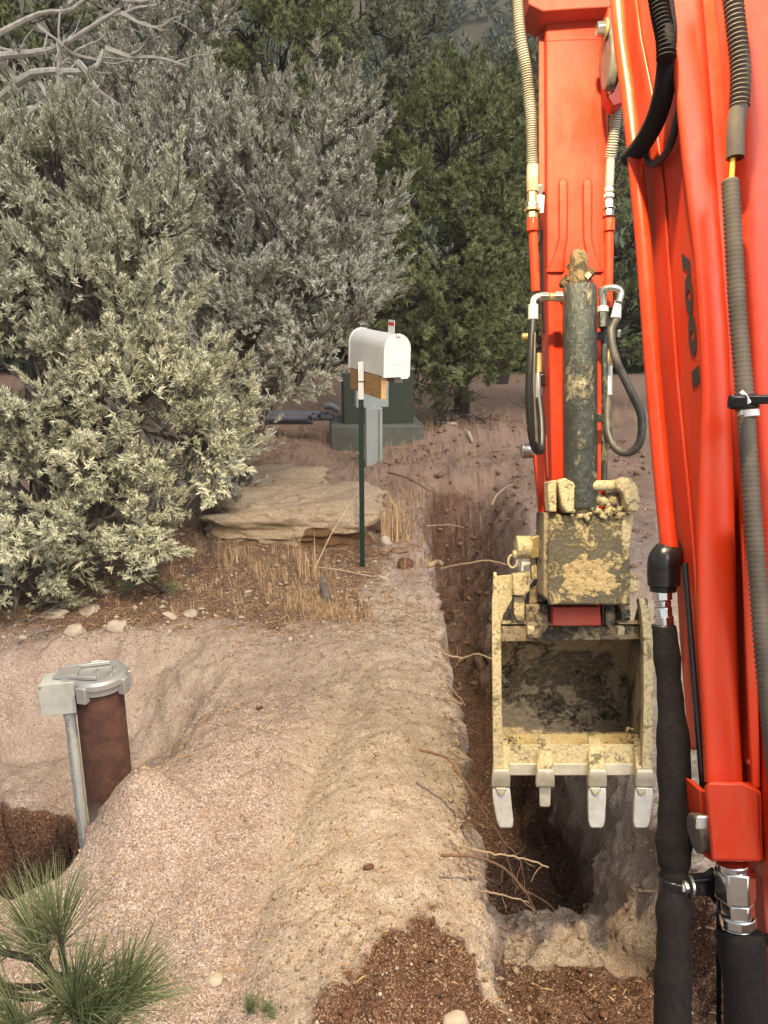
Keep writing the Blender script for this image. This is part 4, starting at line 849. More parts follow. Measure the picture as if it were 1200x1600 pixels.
# ------------------------------------------------------------------ grey pedestal, green transformer, conduit pile
pc = G(584, 722, .03); zc_p = (pc - CAM).dot(FWD); pd_ = thing('utility_pedestal', 'pale grey-green utility pedestal behind the mailbox post', 'pedestal', (pc.x, pc.y, gz(pc.x, pc.y)))
MR = Matrix.Rotation(R(10), 3, 'Z'); zt = P(584, 634, zc_p).z; zb_ = gz(pc.x, pc.y) - .12
obj('post', MB().box((pc.x, pc.y, (zt + zb_) / 2), .185, .10, zt - zb_, MR), PEDESTAL, pd_, bevel=.006)
hc = P(580, 610, zc_p - .04); obj('head', MB().box((hc.x, hc.y, hc.z), .375, .15, .37, MR), PEDESTAL, pd_, bevel=.008)
obj('hasp', MB().box((hc.x + .02, hc.y - .09, hc.z - .185), .05, .02, .03, MR), ZINC, pd_, bevel=.003)
obj('side_rail', MB().box((pc.x + .075, pc.y - .055, (zt + zb_) / 2), .02, .012, zt - zb_ - .02, MR), PEDESTAL, pd_, bevel=.002)
g1 = G(520, 690, .0); TY = 9.75
def TX(px, Y): return AY(px, 660, Y).x
x0, x1 = TX(540, TY), TX(642, TY); xc = (x0 + x1) / 2
tr = thing('transformer', 'dark green ground transformer cabinet with dusty sloping top behind the mailbox', 'utility box', (xc, TY + .4, gz(xc, TY)))
TRt = Matrix.Rotation(R(5), 3, 'Z')
ztop = AY(590, 580, TY).z; zbot = AY(590, 664, TY).z; wid = x1 - x0
obj('pad', MB().box((xc - .05, TY + .36, zbot - .16), wid + .34, 1.05, .34, TRt), UTILPAD, tr, bevel=.015)
obj('cabinet', MB().box((xc - .03, TY + .42, (ztop + zbot) / 2 + .005), wid + .06, .78, ztop - zbot, TRt), UTILGREEN, tr, bevel=.012)
obj('lid', MB().box((xc - .03, TY + .42, ztop + .018), wid + .09, .82, .03, TRt), DUSTTOP, tr, bevel=.008)
obj('door_seam', MB().box((xc + .04, TY + .02, (ztop + zbot) / 2), .012, .02, (ztop - zbot) * .94, TRt), UTILGREEN, tr)
pl_gz = gz(-1.2, 10.2)
for i, (px, py, L_, rd, lb, ax) in enumerate(((482, 654, 1.0, .040, 'dark grey conduit pipe, front left of the pile ends', .05), (488, 649, 1.2, .034, 'dark grey conduit pipe resting on the front left one', .12), (489, 658, .9, .040, 'dark grey conduit pipe lowest in the pile', 0), (496, 652, 1.3, .036, 'dark grey conduit pipe in the middle of the pile', .1),
                                       (502, 646, 1.3, .034, 'dark grey conduit pipe topmost in the middle of the pile', .16), (521, 652, 1.1, .044, 'large dark grey conduit pipe ending farthest right in the pile', .06), (512, 647, 1.4, .03, 'dark grey conduit pipe tucked behind the large right one', .2))):
    e = AY(px, py, 9.55 + .05 * i); d = Vector((-1, .10 + ax, -.02)).normalized(); n_ = 18; a = d.orthogonal().normalized(); b = d.cross(a); vs = []; fs = []
    for (t, rr) in ((0, rd), (L_, rd), (L_, rd * .8), (0, rd * .8)):
        for k in range(n_): th = 2 * math.pi * k / n_; vs.append(e + d * t + (a * math.cos(th) + b * math.sin(th)) * rr)
    for j in range(4): fs += [(j * n_ + k, j * n_ + (k + 1) % n_, ((j + 1) % 4) * n_ + (k + 1) % n_, ((j + 1) % 4) * n_ + k) for k in range(n_)]
    tag(obj('conduit_pipe', MB().add(vs, fs), PVCD), lb, 'pipe', 'dark grey conduit pipes piled by the green transformer')
e = AY(508, 634, 9.75); tag(obj('conduit_bend', MB().tube(spline([e, e + Vector((.08, -.02, .0)), e + Vector((.17, .0, -.05))], 4), .045, 12), PVCD), 'short grey conduit bend lying on top of the pipe pile', 'pipe fitting')
# ------------------------------------------------------------------ excavator
ex = thing('excavator', 'orange-red mini excavator arm reaching down with a muddy toothed bucket', 'excavator', (.62, .3, 0))
def px_poly(*p): return list(p)
def pr(name, mat, poly, zc, d, parent=ex, bevel=.003, label=None):
    return obj(name, MB().prism(poly, zc, d), mat, parent, bevel=bevel, ang=30, label=label)
def zs(y): return 2.22 + (y - 20) / 930 * .19                    # depth of the stick's near face
def loft(sections):                                             # sections: list of equal-length outlines in world space
    mb = MB(); n = len(sections[0]); vs = [q for s in sections for q in s]; fs = []
    for i in range(len(sections) - 1): fs += [(i * n + k, i * n + (k + 1) % n, (i + 1) * n + (k + 1) % n, (i + 1) * n + k) for k in range(n)]
    fs += [tuple(range(n - 1, -1, -1)), tuple((len(sections) - 1) * n + k for k in range(n))]
    return mb.add(vs, fs)
# stick
sec = []
for y, xl, xr in ((15, 852, 950), (60, 853, 950), (450, 856, 950), (760, 863, 948), (960, 868, 938)):
    z = zs(y); sec.append([P(xl, y, z), P(xr, y, z), P(xr, y, z) + FWD * .11, P(xl, y, z) + FWD * .11])
stick = obj('stick', loft(sec), RED, ex, bevel=.005, ang=30)
# raised side flange (thin dark red edge seen on the left), weld line, stiffener ribs
obj('side_flange', loft([[P(842, y, zs(y) + .03), P(851.5, y, zs(y) + .03), P(851.5, y, zs(y) + .13), P(842, y, zs(y) + .13)] for y in (18, 300)]), REDD, stick, bevel=.002)
obj('weld_seam', MB().tube([P(853, 64, zs(64)), P(880, 62, zs(62)), P(942, 61, zs(61))], .0022, 6), REDD, stick)
for xc_, in ((880,), (918,)):
    rb = []
    for y, w, h_ in ((276, 2, .001), (281, 7, .008), (290, 9, .011), (340, 8.5, .012), (372, 8, .012), (400, 10, .010), (425, 16, .009)):
        z = zs(y); x_ = xc_ + (0 if y < 372 else (-1 if xc_ < 900 else 1) * (y - 372) * .22)
        rb.append([P(x_ - w, y, z + .002), P(x_ - w * .6, y, z - h_), P(x_ + w * .6, y, z - h_), P(x_ + w, y, z + .002)])
    obj('stiffener_rib', loft(rb), RED, stick, bevel=.003, ang=50)
# bucket cylinder lying on the stick
def zb(y): return zs(y) - .045
cy_ = obj('bucket_cylinder', MB().tube([P(906, 446, zb(446)), P(906, 452, zb(452)), P(906, 600, zb(600)), P(907, 790, zb(790))], [.047, .0495, .050, .050], 32), BARREL, ex, ang=50)
obj('rod_eye', MB().tube([P(904, 392, zb(400)), P(904, 400, zb(400)), P(904, 448, zb(440))], [.018, .026, .030], 14), m_mudsteel('brown_mud', (.08, .055, .03), (.26, .19, .10), .5, 30, .95, 0), cy_)
rr_ = np.random.default_rng(12)
def lump(mb, c, s, r, flat=(1, 1, 1), sub=2):
    bm = bmesh.new(); bmesh.ops.create_icosphere(bm, subdivisions=sub, radius=1); off = len(mb.v); o = Vector(r.normal(0, 3, 3))
    from mathutils import noise as mn
    vs = []
    for v in bm.verts:
        k = 1 + .45 * mn.noise(v.co * 1.6 + o) + .2 * mn.noise(v.co * 4 + o); vs.append(Vector(c) + Vector((v.co.x * flat[0], v.co.y * flat[1], v.co.z * flat[2])) * s * k)
    mb.add(vs, [tuple(v.index for v in f.verts) for f in bm.faces]); bm.free()
mb = MB()
for k in range(26):
    a = rr_.uniform(-1, 1); y = 405 + rr_.uniform(0, 42); lump(mb, P(904 + a * (14 + (y - 405) * .35), y, zb(430) + .01), rr_.uniform(.006, .016), rr_)
obj('packed_mud', mb, m_mudsteel('dark_packed_mud', (.06, .04, .02), (.22, .15, .08), .5, 40, .95, 0), cy_, kind='stuff')
obj('stuck_leaf', MB().box(P(919, 430, zb(430) - .03), .014, .002, .016, Matrix.Rotation(R(40), 3, 'Y')), CHIP, cy_)
# steel side tube with clips on the right of the barrel
tb = obj('side_tube', MB().tube([P(944, 505, zb(505)), P(945, 620, zb(620)), P(944, 752, zb(752))], .0095, 12), BARREL, cy_)
for y in (525, 653): obj('tube_clip', MB().box(P(937, y, zb(y)), .028, .018, .024), BARREL, tb, bevel=.002)
# left port: elbow, nuts, hose loop
def tubep(name, mat, pts, r_px_or_m, parent=ex, n=14, sp=6, bevel=0, label=None, cap=True):
    q = spline([P(*p) for p in pts], sp) if sp else [P(*p) for p in pts]
    if hasattr(r_px_or_m, '__len__'): rr = np.interp(np.linspace(0, 1, len(q)), np.linspace(0, 1, len(r_px_or_m)), r_px_or_m)
    else: rr = r_px_or_m
    return obj(name, MB().tube(q, list(rr) if hasattr(rr, '__len__') else rr, n, cap), mat, parent, bevel=bevel, ang=40, label=label)
lh = tubep('hydraulic_hose', RUBBER, [(833, 495, 2.2), (829, 560, 2.19), (827, 620, 2.2), (831, 680, 2.22), (838, 703, 2.24), (846, 700, 2.27), (846, 660, 2.3), (842, 622, 2.32)], .0115)
tubep('hose_fitting', WORN, [(833, 476, 2.2), (833, 500, 2.2)], .0145, lh, sp=0, bevel=.002)
tubep('elbow', WORN, [(833, 480, 2.2), (834, 468, 2.2), (842, 463, 2.21), (856, 464, 2.22)], .0085, lh)
for x0_, x1_, rd, mt in ((843, 857, .0145, ZINC), (858, 866, .012, BRASS), (866, 879, .0165, ZINC)): tubep('hex_nut', mt, [(x0_, 464, 2.21), (x1_, 464, 2.21)], rd, lh, n=6, sp=0, bevel=.0015)
tubep('hose_end', ZINC, [(840, 583, 2.32), (840, 622, 2.32)], .010, lh, n=8, sp=0, bevel=.001)
tubep('hose_nut', BRASS, [(842, 552, 2.33), (842, 582, 2.33)], .009, lh, n=6, sp=0)
obj('mud_streak', MB().tube([P(836, 520, 2.178), P(834, 600, 2.172), P(838, 690, 2.2)], .003, 6), CORR, lh)
# right port
rh = tubep('hydraulic_hose', RUBDUST, [(963, 498, 2.22), (955, 520, 2.21), (962, 560, 2.2), (985, 610, 2.2), (1002, 650, 2.2), (1000, 690, 2.2), (983, 707, 2.22), (962, 700, 2.25), (950, 672, 2.28), (950, 618, 2.3)], .0118)
tubep('hose_fitting', WORN, [(966, 470, 2.22), (962, 498, 2.22)], [.010, .0155], rh, sp=0, bevel=.002)
tubep('elbow', ZINC, [(942, 478, 2.24), (942, 455, 2.23), (952, 450, 2.22), (964, 451, 2.21), (970, 458, 2.21), (967, 472, 2.21)], .0105, rh)
for y0_, y1_, rd, mt in ((450, 462, .0145, ZINC), (466, 478, .012, ZINC), (479, 488, .0165, WORN), (488, 512, .0150, BARREL)): tubep('hex_nut', mt, [(942, y0_, 2.24), (942, y1_, 2.24)], rd, rh, n=6, sp=0, bevel=.0015)
tubep('hose_end', WORN, [(951, 588, 2.3), (951, 618, 2.3)], .0115, rh, n=8, sp=0, bevel=.001)
tubep('hose_nut', BRASS, [(951, 546, 2.31), (951, 572, 2.31)], .0125, rh, n=6, sp=0, bevel=.001)
tubep('hose_neck', WORN, [(953, 572, 2.3), (953, 588, 2.3)], .008, rh, n=8, sp=0)
tubep('back_tube', BLACKP, [(950, 500, 2.33), (950, 548, 2.33)], .008, rh, sp=0)
obj('valve_nut', MB().box(P(966, 521, 2.3), .012, .014, .022), ZINC, rh, bevel=.002)
# steel pipes up both sides of the stick
def side_pipe(xs_, top, hose_pts, hr, flip):
    g = tubep('steel_pipe', RED2, [(xs_[0], 342, 2.26), (xs_[1], 480 if flip else 455, 2.28)], .0135, ex, sp=0, n=16)
    tubep('pipe_collar', RED2, [(xs_[0], 342, 2.258), (xs_[0], 362, 2.26)], .0175, g, sp=0, n=8, bevel=.002)
    for y0_, y1_, rd, mt in top: tubep('fitting', mt, [(xs_[0] - .5, y0_, 2.255), (xs_[0] - .5, y1_, 2.255)], rd, g, n=6, sp=0, bevel=.0015)
    q = spline([P(*p) for p in hose_pts], 10); m = [q[0]]
    for a, b in zip(q[:-1], q[1:]):                             # even steps of a spiral guard
        while (b - m[-1]).length > .0035 and (m[-1] - b).length > .0032: m.append(m[-1] + (b - m[-1]).normalized() * .0032)
    rr = [hr * (1.0 if (k % 2) else .80) for k in range(len(m))]
    obj('spring_guard', MB().tube(m, rr, 14), CORRG, g, ang=80)
    return g
lp = side_pipe((832, 837), [(318, 325, .019, ZINC), (326, 331, .024, BRASS), (332, 342, .016, BRASS), (300, 318, .0155, BRASS)], [(808, -12, 2.15), (812, 50, 2.17), (822, 110, 2.2), (829, 180, 2.23), (832, 262, 2.25)], .0175, False)
tubep('plain_hose', m_simple('rusty_dusty_guard_end', (.42, .36, .27), .7, .1, 12, .5, dark=(.30, .17, .09)), [(832, 258, 2.25), (832, 300, 2.255)], .0175, lp, sp=0)
rp = side_pipe((952, 950), [(292, 300, .013, WORN), (303, 309, .015, WORN), (312, 322, .012, WORN), (323, 327, .019, ZINC), (328, 338, .0145, ZINC)], [(966, 150, 2.19), (962, 190, 2.21), (957, 225, 2.23), (954, 245, 2.25)], .0165, True)
tubep('plain_hose', CORRG, [(954, 243, 2.25), (952, 292, 2.255)], .013, rp, sp=0)
obj('pipe_clamp', MB().box(P(843, 298, 2.27), .014, .03, .03), ZINC, lp, bevel=.002)
obj('pipe_clamp', MB().box(P(843, 320, 2.27), .022, .03, .05), WORN, lp, bevel=.002)
# dark rear tube between left pipe and stick, bolts behind
tubep('rear_tube', BLACKP, [(849, 360, 2.36), (852, 520, 2.38)], .009, ex, sp=0)
for x, y, rd, l in ((823, 526, .012, 8), (826, 704, .024, 12)): tubep('link_bolt', BRASS if y < 600 else ZINC, [(x - l, y, 2.42), (x + l, y, 2.42)], rd, ex, n=6 if y < 600 else 18, sp=0, bevel=.003)
pr('rear_bracket', BLACKP, [(842, 585), (858, 582), (858, 602), (842, 602)], 2.40, .04)
pr('rear_bracket', REDD, [(852, 680), (866, 680), (866, 760), (855, 745)], 2.42, .05)
# side link (orange strap) down to the bucket
sl = pr('side_link', RED, [(834, 700), (849, 700), (856, 790), (851, 872), (840, 872), (843, 800)], 2.40, .03)
pr('link_pin_boss', BRASS, [(829, 840), (843, 836), (845, 871), (830, 873)], 2.39, .04)
tubep('link_pin', MUDY, [(806, 855, 2.42), (830, 855, 2.42)], .036, ex, n=26, sp=0, bevel=.004)
tubep('pin_head', MUDY, [(801, 866, 2.41), (808, 866, 2.41)], .014, ex, n=6, sp=0, bevel=.003)
q = [P(801 + 7 * math.cos(a), 877 + 10 * math.sin(a), 2.41) for a in np.linspace(-1.2, 4.6, 16)]
obj('lynch_ring', MB().tube(q, .0035, 6), MUDY, ex)

# bucket link (muddy yellow H-link)
BLm = MUDY
bl = thing_bl = obj('bucket_link', loft([[P(x, 945, 2.30), P(x, 805, 2.31), P(x, 800, 2.37), P(x, 945, 2.42)] for x in (856, 984)]), m_mudsteel('link_plate_steel', (.12, .105, .07), (.42, .34, .18), .46, 16, .85, .15, (1, 1, 1)), ex, bevel=.006, ang=30)
pr('side_cheek', STEEL, [(850, 800), (862, 803), (858, 940), (849, 930)], 2.315, .12, bl)
pr('side_cheek', BLm, [(972, 806), (990, 804), (980, 892), (972, 890)], 2.305, .10, bl)
for poly in ([(872, 751), (883, 746), (891, 751), (898, 764), (898, 800), (886, 802), (878, 790)], [(962, 752), (972, 745), (988, 747), (997, 762), (1001, 782), (998, 800), (980, 800), (974, 770), (964, 764)]):
    pr('link_ear', BLm, poly, 2.27, .07, bl, .006)
pr('link_ear', BLm, [(856, 752), (870, 750), (870, 800), (858, 800)], 2.29, .06, bl, .004)
obj('cross_bar', MB().tube([P(890, 759, 2.30), P(966, 759, 2.30)], .0165, 18), BLm, bl)
mb = MB()
for k in range(70): lump(mb, P(900 + 60 * rr_.uniform(), 772 + 34 * rr_.uniform() , 2.315 + .02 * rr_.uniform()), rr_.uniform(.008, .02), rr_, (1, .8, .8))
for k in range(30): lump(mb, P(892 + 88 * rr_.uniform(), 802 + 6 * rr_.normal() , 2.30), rr_.uniform(.004, .009), rr_)
obj('packed_mud', mb, m_mudsteel('yellow_packed_mud', (.36, .29, .15), (.62, .52, .30), .6, 40, .95, 0), bl, kind='stuff')
mb = MB()
for k in range(260):
    u, v = rr_.normal(915, 24), rr_.normal(910, 16)
    if 870 < u < 968 and 868 < v < 934: lump(mb, P(u, v, 2.304), rr_.uniform(.005, .012), rr_, (1.5, .35, 1.2), 1)
obj('dried_mud', mb, m_mudsteel('ochre_dried_mud', (.40, .29, .12), (.60, .46, .24), .6, 60, .95, 0), bl, kind='stuff')
# quick hitch under the link
hitch = pr('quick_hitch', STEEL, [(820, 945), (855, 934), (965, 934), (985, 942), (985, 1000), (822, 1000)], 2.47, .12, ex, .004)
for poly, zc, mt in (([(822, 945), (856, 945), (858, 978), (846, 998), (824, 998)], 2.40, STEEL), ([(946, 940), (958, 938), (962, 965), (955, 985), (946, 975)], 2.40, STEEL), ([(966, 936), (984, 930), (986, 965), (972, 970)], 2.40, STEEL),
                     ([(802, 897), (829, 894), (828, 924), (818, 932), (801, 930)], 2.39, MUDY), ([(803, 932), (820, 932), (820, 972), (808, 970), (803, 958)], 2.41, MUDY), ([(965, 893), (988, 892), (999, 902), (1000, 925), (985, 926), (962, 934)], 2.39, MUDY),
                     ([(856, 938), (862, 938), (862, 980), (856, 980)], 2.41, BLACKP), ([(940, 940), (945, 940), (945, 978), (940, 978)], 2.41, BLACKP)):
    pr('hitch_plate', mt, poly, zc, .05, hitch, .004)
pr('hitch_neck', STEEL, [(828, 925), (849, 895), (850, 940), (826, 944)], 2.43, .06, hitch)
pr('hitch_post', MUDY, [(830, 872), (838, 872), (840, 905), (831, 905)], 2.41, .03, hitch)
pr('hitch_stud', WORN, [(815, 878), (829, 878), (829, 882), (818, 884), (818, 893), (815, 893)], 2.41, .02, hitch, .001)
pr('red_lock_block', REDD, [(865, 948), (938, 948), (940, 978), (863, 978)], 2.37, .06, hitch, .004)
for x in (829, 969): obj('lock_bolt', MB().box(P(x, 985, 2.385), .022, .022, .026), MUDY, hitch, bevel=.003)
# bucket: side plates, curved shell, lip, adapters, tips
ZB = 2.42; S_ = ZB / FPX
BD = ray(798, 1080).normalized()
def Bk(px, py, w=0): return P(px, py, ZB) + BD * w
bk = thing('bucket', 'x', 'x', Bk(892, 1000)); 
for kk in ('label', 'category'): del bk[kk]
bk.parent = ex; bk.location = Vector(bk.location) - WORLD_LOC[ex.name]
# shell profile in the side plane: (image row at the opening plane, distance back)
prof = [(1206, 0), (1190, .06), (1172, .13), (1156, .21), (1134, .29), (1100, .35), (1055, .36), (1010, .31), (985, .22), (976, .12), (975, 0.0)]
prf = [(.5 * a[0] + .5 * b[0], .5 * a[1] + .5 * b[1]) for a, b in zip(prof[:-1], prof[1:])]; prf = [prof[0]] + [q for pq in zip(prf, prof[1:]) for q in pq]
sh = MB(); XL, XR = 779, 1004; nP = len(prf)
outp = []
for i, (y, w) in enumerate(prf):
    a = prf[max(i - 1, 0)]; b = prf[min(i + 1, nP - 1)]; t = Vector(((b[0] - a[0]) * S_, b[1] - a[1])); t.normalize(); nrm = Vector((t.y, -t.x)) * .012
    outp.append((y + nrm.x / S_, w + nrm.y))
if outp[4][1] < prf[4][1]: outp = [(2 * y - oy, 2 * w - ow) for (y, w), (oy, ow) in zip(prf, outp)]
vs = [Bk(x, y, w) for x in (XL, XR) for y, w in prf] + [Bk(x, y, w) for x in (XL, XR) for y, w in outp]; fs = []
for i in range(nP - 1):
    fs += [(i, i + 1, nP + i + 1, nP + i), (2 * nP + i, 3 * nP + i, 3 * nP + i + 1, 2 * nP + i + 1), (i, 2 * nP + i, 2 * nP + i + 1, i + 1), (nP + i, nP + i + 1, 3 * nP + i + 1, 3 * nP + i)]
fs += [(0, nP, 3 * nP, 2 * nP), (nP - 1, 3 * nP - 1 - 0 * nP, 4 * nP - 1, 2 * nP - 1)]
obj('bucket_shell', sh.add(vs, fs), INNER, bk, ang=50)
# side plates: front edge bulges toward the cab, thick wear strip
def side(x0_, x1_, nm):
    pf = [(1215, -.02), (1150, -.035), (1080, -.04), (1020, -.035), (960, -.02), (935, .0), (930, .06), (955, .16), (985, .25), (1010, .33), (1055, .375), (1100, .365), (1138, .31), (1162, .225), (1180, .14), (1196, .065)]
    if nm == 'l': pf[4:6] = [(960, -.02), (918, -.01)]
    n = len(pf); vs = [Bk(x, y, w) for x in (x0_, x1_) for y, w in pf]
    return MB().add(vs, [tuple(range(n)), tuple(range(2 * n - 1, n - 1, -1))] + [(i, n + i, n + (i + 1) % n, (i + 1) % n) for i in range(n)])
obj('side_plate', side(771, 779, 'l'), MUDY, bk, bevel=.003)
obj('side_plate', side(1004, 1012, 'r'), STEEL, bk, bevel=.003)
obj('side_wear_strip', loft([[Bk(a, y, w - .02), Bk(b, y, w - .02), Bk(b, y, w + .03), Bk(a, y, w + .03)] for y, w, a, b in ((895, .0, 771, 776), (905, -.01, 771, 777), (940, -.015, 769, 779), (990, -.03, 769, 783), (1100, -.035, 770, 784), (1200, -.025, 771, 787), (1216, -.02, 771, 787))]), MUDY, bk, bevel=.003)
obj('side_wear_strip', loft([[Bk(a, y, w - .02), Bk(b, y, w - .02), Bk(b, y, w + .03), Bk(a, y, w + .03)] for y, w, a, b in ((935, .0, 996, 1004), (950, -.01, 998, 1010), (975, -.02, 1000, 1015), (1000, -.03, 1001, 1017), (1100, -.035, 1001, 1016), (1216, -.02, 999, 1014))]), MUDY, bk, bevel=.003)
obj('corner_gusset', MB().prism([(777, 900), (800, 898), (801, 935), (786, 962), (780, 990), (776, 990)], 2.41, .012), MUDY, bk, bevel=.002)
obj('top_lip', MB().prism([(783, 978), (1000, 978), (1002, 999), (783, 1003)], 2.425, .03), STEEL, bk, bevel=.003)
obj('weld_bead', MB().tube([Bk(848, 974, -.01), Bk(880, 976, -.012), Bk(930, 975, -.01)], .006, 6), MUDY, bk)
obj('floor_wear_plate', loft([[Bk(786, y, w - .006), Bk(1000, y, w - .006), Bk(1000, y, w + .004), Bk(786, y, w + .004)] for y, w in ((1163, .005), (1203, .002))]), MUDY, bk, bevel=.002)
obj('cutting_edge', loft([[Bk(787, y, w - .012), Bk(1000, y, w - .012), Bk(1000, y, w + .008), Bk(787, y, w + .008)] for y, w in ((1192, -.004), (1211, -.006))]), EDGE, bk, bevel=.003)
# sloping near floor of the bucket, caked with ochre mud
obj('floor_slope', loft([[Bk(782, y, w), Bk(1001, y, w), Bk(1001, y + 6, w + .006), Bk(782, y + 6, w + .006)] for y, w in ((1152, .195), (1168, .12), (1186, .05), (1198, .0))]), m_mudsteel('ochre_mud_floor', (.22, .19, .13), (.52, .41, .21), .66, 12, .9, .1), bk, bevel=.002)
mb = MB()
for k in range(420):
    y = rr_.uniform(1015, 1148); x = 892 + rr_.normal(0, 42) + (y - 1080) * .1
    if 800 < x < 975 and fbm(x / 22, y / 22, 1, 3, 91) > -.02: lump(mb, Bk(892 + (x - 892) * 1.12, 1080 + (y - 1080) * .95, .352 - .000012 * (y - 1080) ** 2), rr_.uniform(.006, .016), rr_, (1.5, .35, 1.3), 1)
obj('caked_mud', mb, m_mudsteel('grey_caked_mud', (.20, .15, .10), (.34, .26, .17), .5, 50, .95, 0), bk, kind='stuff')
mb = MB()
for k in range(160):
    s_ = rr_.choice([-1, 1]); d = abs(rr_.normal(0, 12)); x = (788 + d) if s_ < 0 else (996 - d); y = 1190 - abs(rr_.normal(0, 22)); lump(mb, Bk(x, y, .03 + .09 * rr_.uniform()), rr_.uniform(.003, .009), rr_, (1, 1, 1), 1)
obj('corner_mud', mb, m_mudsteel('ochre_corner_mud', (.40, .30, .14), (.60, .48, .25), .6, 50, .95, 0), bk, kind='stuff')
for xc_, tip, tilt in ((783, 1, 7), (851, 0, 0), (931, 1, 0), (1003, 1, -3)):
    ad = obj('tooth_adapter', loft([[Bk(xc_ - a, y, w - t), Bk(xc_ + a, y, w - t), Bk(xc_ + a, y, w + .02), Bk(xc_ - a, y, w + .02)] for y, a, w, t in ((1150, 8, .10, .01), (1165, 11, .03, .03), (1200, 13, -.01, .032), (1228, 14.5, -.015, .03))]), MUDY if xc_ != 931 else MUDY, bk, bevel=.004)
    tb_ = obj('tooth_nose', loft([[Bk(xc_ - a, y, -.015 - t), Bk(xc_ + a, y, -.015 - t), Bk(xc_ + a, y, .01), Bk(xc_ - a, y, .01)] for y, a, t in ((1199, 12, .042), (1206, 13.5, .046), (1218, 14.5, .038), (1227, 14.5, .034))]), EDGE, bk, bevel=.004)
    if tip:
        k = tilt
        tt = obj('tooth_tip', loft([[Bk(xc_ + k * f - a, y, -.01 - t), Bk(xc_ + k * f + a, y, -.01 - t), Bk(xc_ + k * f + a, y, .008 - .02 * f), Bk(xc_ + k * f - a, y, .008 - .02 * f)] for y, a, t, f in ((1228.5, 13.5, .032, 0), (1245, 14, .030, .2), (1262, 13.5, .022, .5), (1280, 13, .018, .9), (1289, 11, .016, 1.1), (1292, 7, .015, 1.15))]), WORN, bk, bevel=.004)
        obj('tooth_pin_boss', MB().prism([(xc_ - 9, 1231), (xc_ + 9, 1231), (xc_ + 5, 1241), (xc_, 1244), (xc_ - 5, 1241)], ZB - .046, .02), EDGE, bk, bevel=.003)
        obj('tooth_pin', MB().tube([Bk(xc_, 1236, -.046), Bk(xc_, 1236, -.05)], .0048, 12), BRASS, bk)
    else:
        obj('bare_tooth_shank', loft([[Bk(xc_ - a, y, -.03), Bk(xc_ + a, y, -.03), Bk(xc_ + a, y, .0), Bk(xc_ - a, y, .0)] for y, a in ((1226, 9), (1256, 8.5), (1259, 7))]), EDGE, bk, bevel=.003, label='bare worn shank where the tooth tip is missing')

# ---- boom: beam whose left face is seen at a glance; outline in the plane x = BX
BX = .47
def onx(px, py, x=BX):
    d = ray(px, py); return CAM + d * (x / d.x)
def beam(name, mat, outline, x0_, w, parent=ex, bevel=.006, ang=30):
    return obj(name, MB().extr([onx(px, py, x0_) for px, py in outline], (w, 0, 0)), mat, parent, bevel=bevel, ang=ang)
boom = beam('boom', RED, [(952, -60), (958, 40), (975, 130), (990, 240), (1008, 400), (1024, 600), (1042, 760), (1052, 860), (1060, 1000), (1074, 1172), (1090, 1172), (1095, 1230), (1108, 1230), (1092, 1000), (1088, 850), (1097, 700), (1098, 600), (1090, 450), (1078, 250), (1062, 60), (1050, -60)], BX, .22)
# pressed chamfer strip along the front edge of the beam
def strip(x, pts, mat, name='edge_strip', th=.003):
    L = [onx(a, y, x) for y, a, b in pts]; Rr = [onx(b, y, x) for y, a, b in pts]
    mb = MB(); n = len(pts); vs = L + Rr + [q + Vector((th * 1.6, 0, 0)) for q in L] + [q + Vector((th * 1.6, 0, 0)) for q in Rr]; fs = []
    for i in range(n - 1): fs += [(i, i + 1, n + i + 1, n + i), (2 * n + i, 3 * n + i, 3 * n + i + 1, 2 * n + i + 1), (i, 2 * n + i, 2 * n + i + 1, i + 1), (n + i, n + i + 1, 3 * n + i + 1, 3 * n + i)]
    fs += [(0, n, 3 * n, 2 * n), (n - 1, 3 * n - 1, 4 * n - 1, 2 * n - 1)]
    return obj(name, mb.add(vs, fs), mat, boom, bevel=.004, ang=40)
strip(BX - .005, [(-60, 958, 985), (60, 966, 1000), (160, 985, 1020), (300, 1003, 1036), (400, 1012, 1043), (600, 1030, 1058), (760, 1050, 1074), (860, 1062, 1083), (1000, 1073, 1092), (1120, 1084, 1100), (1225, 1096, 1106)], RED)
# steel pipe along the front edge, ending in the black elbow
def pt(px, py, x): return onx(px, py, x)
mb = MB(); ys_ = [(-40, 962), (60, 970), (150, 982), (250, 993), (400, 1007), (600, 1022), (760, 1036), (858, 1046)]
q = [pt(x, y, BX - .025) for y, x in ys_]; fp = obj('boom_pipe', MB().tube(spline(q, 4), .0135, 16), RED2, ex)
el = P(1044, 862, 1.22)
obj('elbow_boot', MB().tube(spline([P(1070, 868, 1.25), P(1050, 864, 1.22), P(1038, 875, 1.2), P(1037, 890, 1.2), P(1037, 915, 1.2)], 5), [.020, .021, .022, .0235, .0245, .0245, .024, .024, .0245, .0245, .0245, .0245, .0245, .0245, .025, .025, .025, .025, .0245, .0245, .0245], 20), BLACKP, fp, ang=60)
obj('boot_rim', MB().tube([P(1036, 915, 1.2), P(1036, 925, 1.2)], .0205, 14), RUBBER, fp, bevel=.002)
for y0_, y1_, rd, n_, mt in ((918, 938, .0152, 6, CHROME), (938, 948, .0125, 16, CHROME), (948, 964, .0138, 6, CHROME), (962, 977, .0150, 18, CHROME)):
    obj('hose_coupling', MB().tube([P(1034 + (y0_ - 918) * .06, y0_, 1.2), P(1034 + (y1_ - 918) * .06, y1_, 1.2)], rd, n_), mt, fp, bevel=.0018)
obj('hose_end_ring', MB().tube([P(1037, 976, 1.2), P(1037, 984, 1.2)], .0185, 16), RUBBER, fp, bevel=.002)
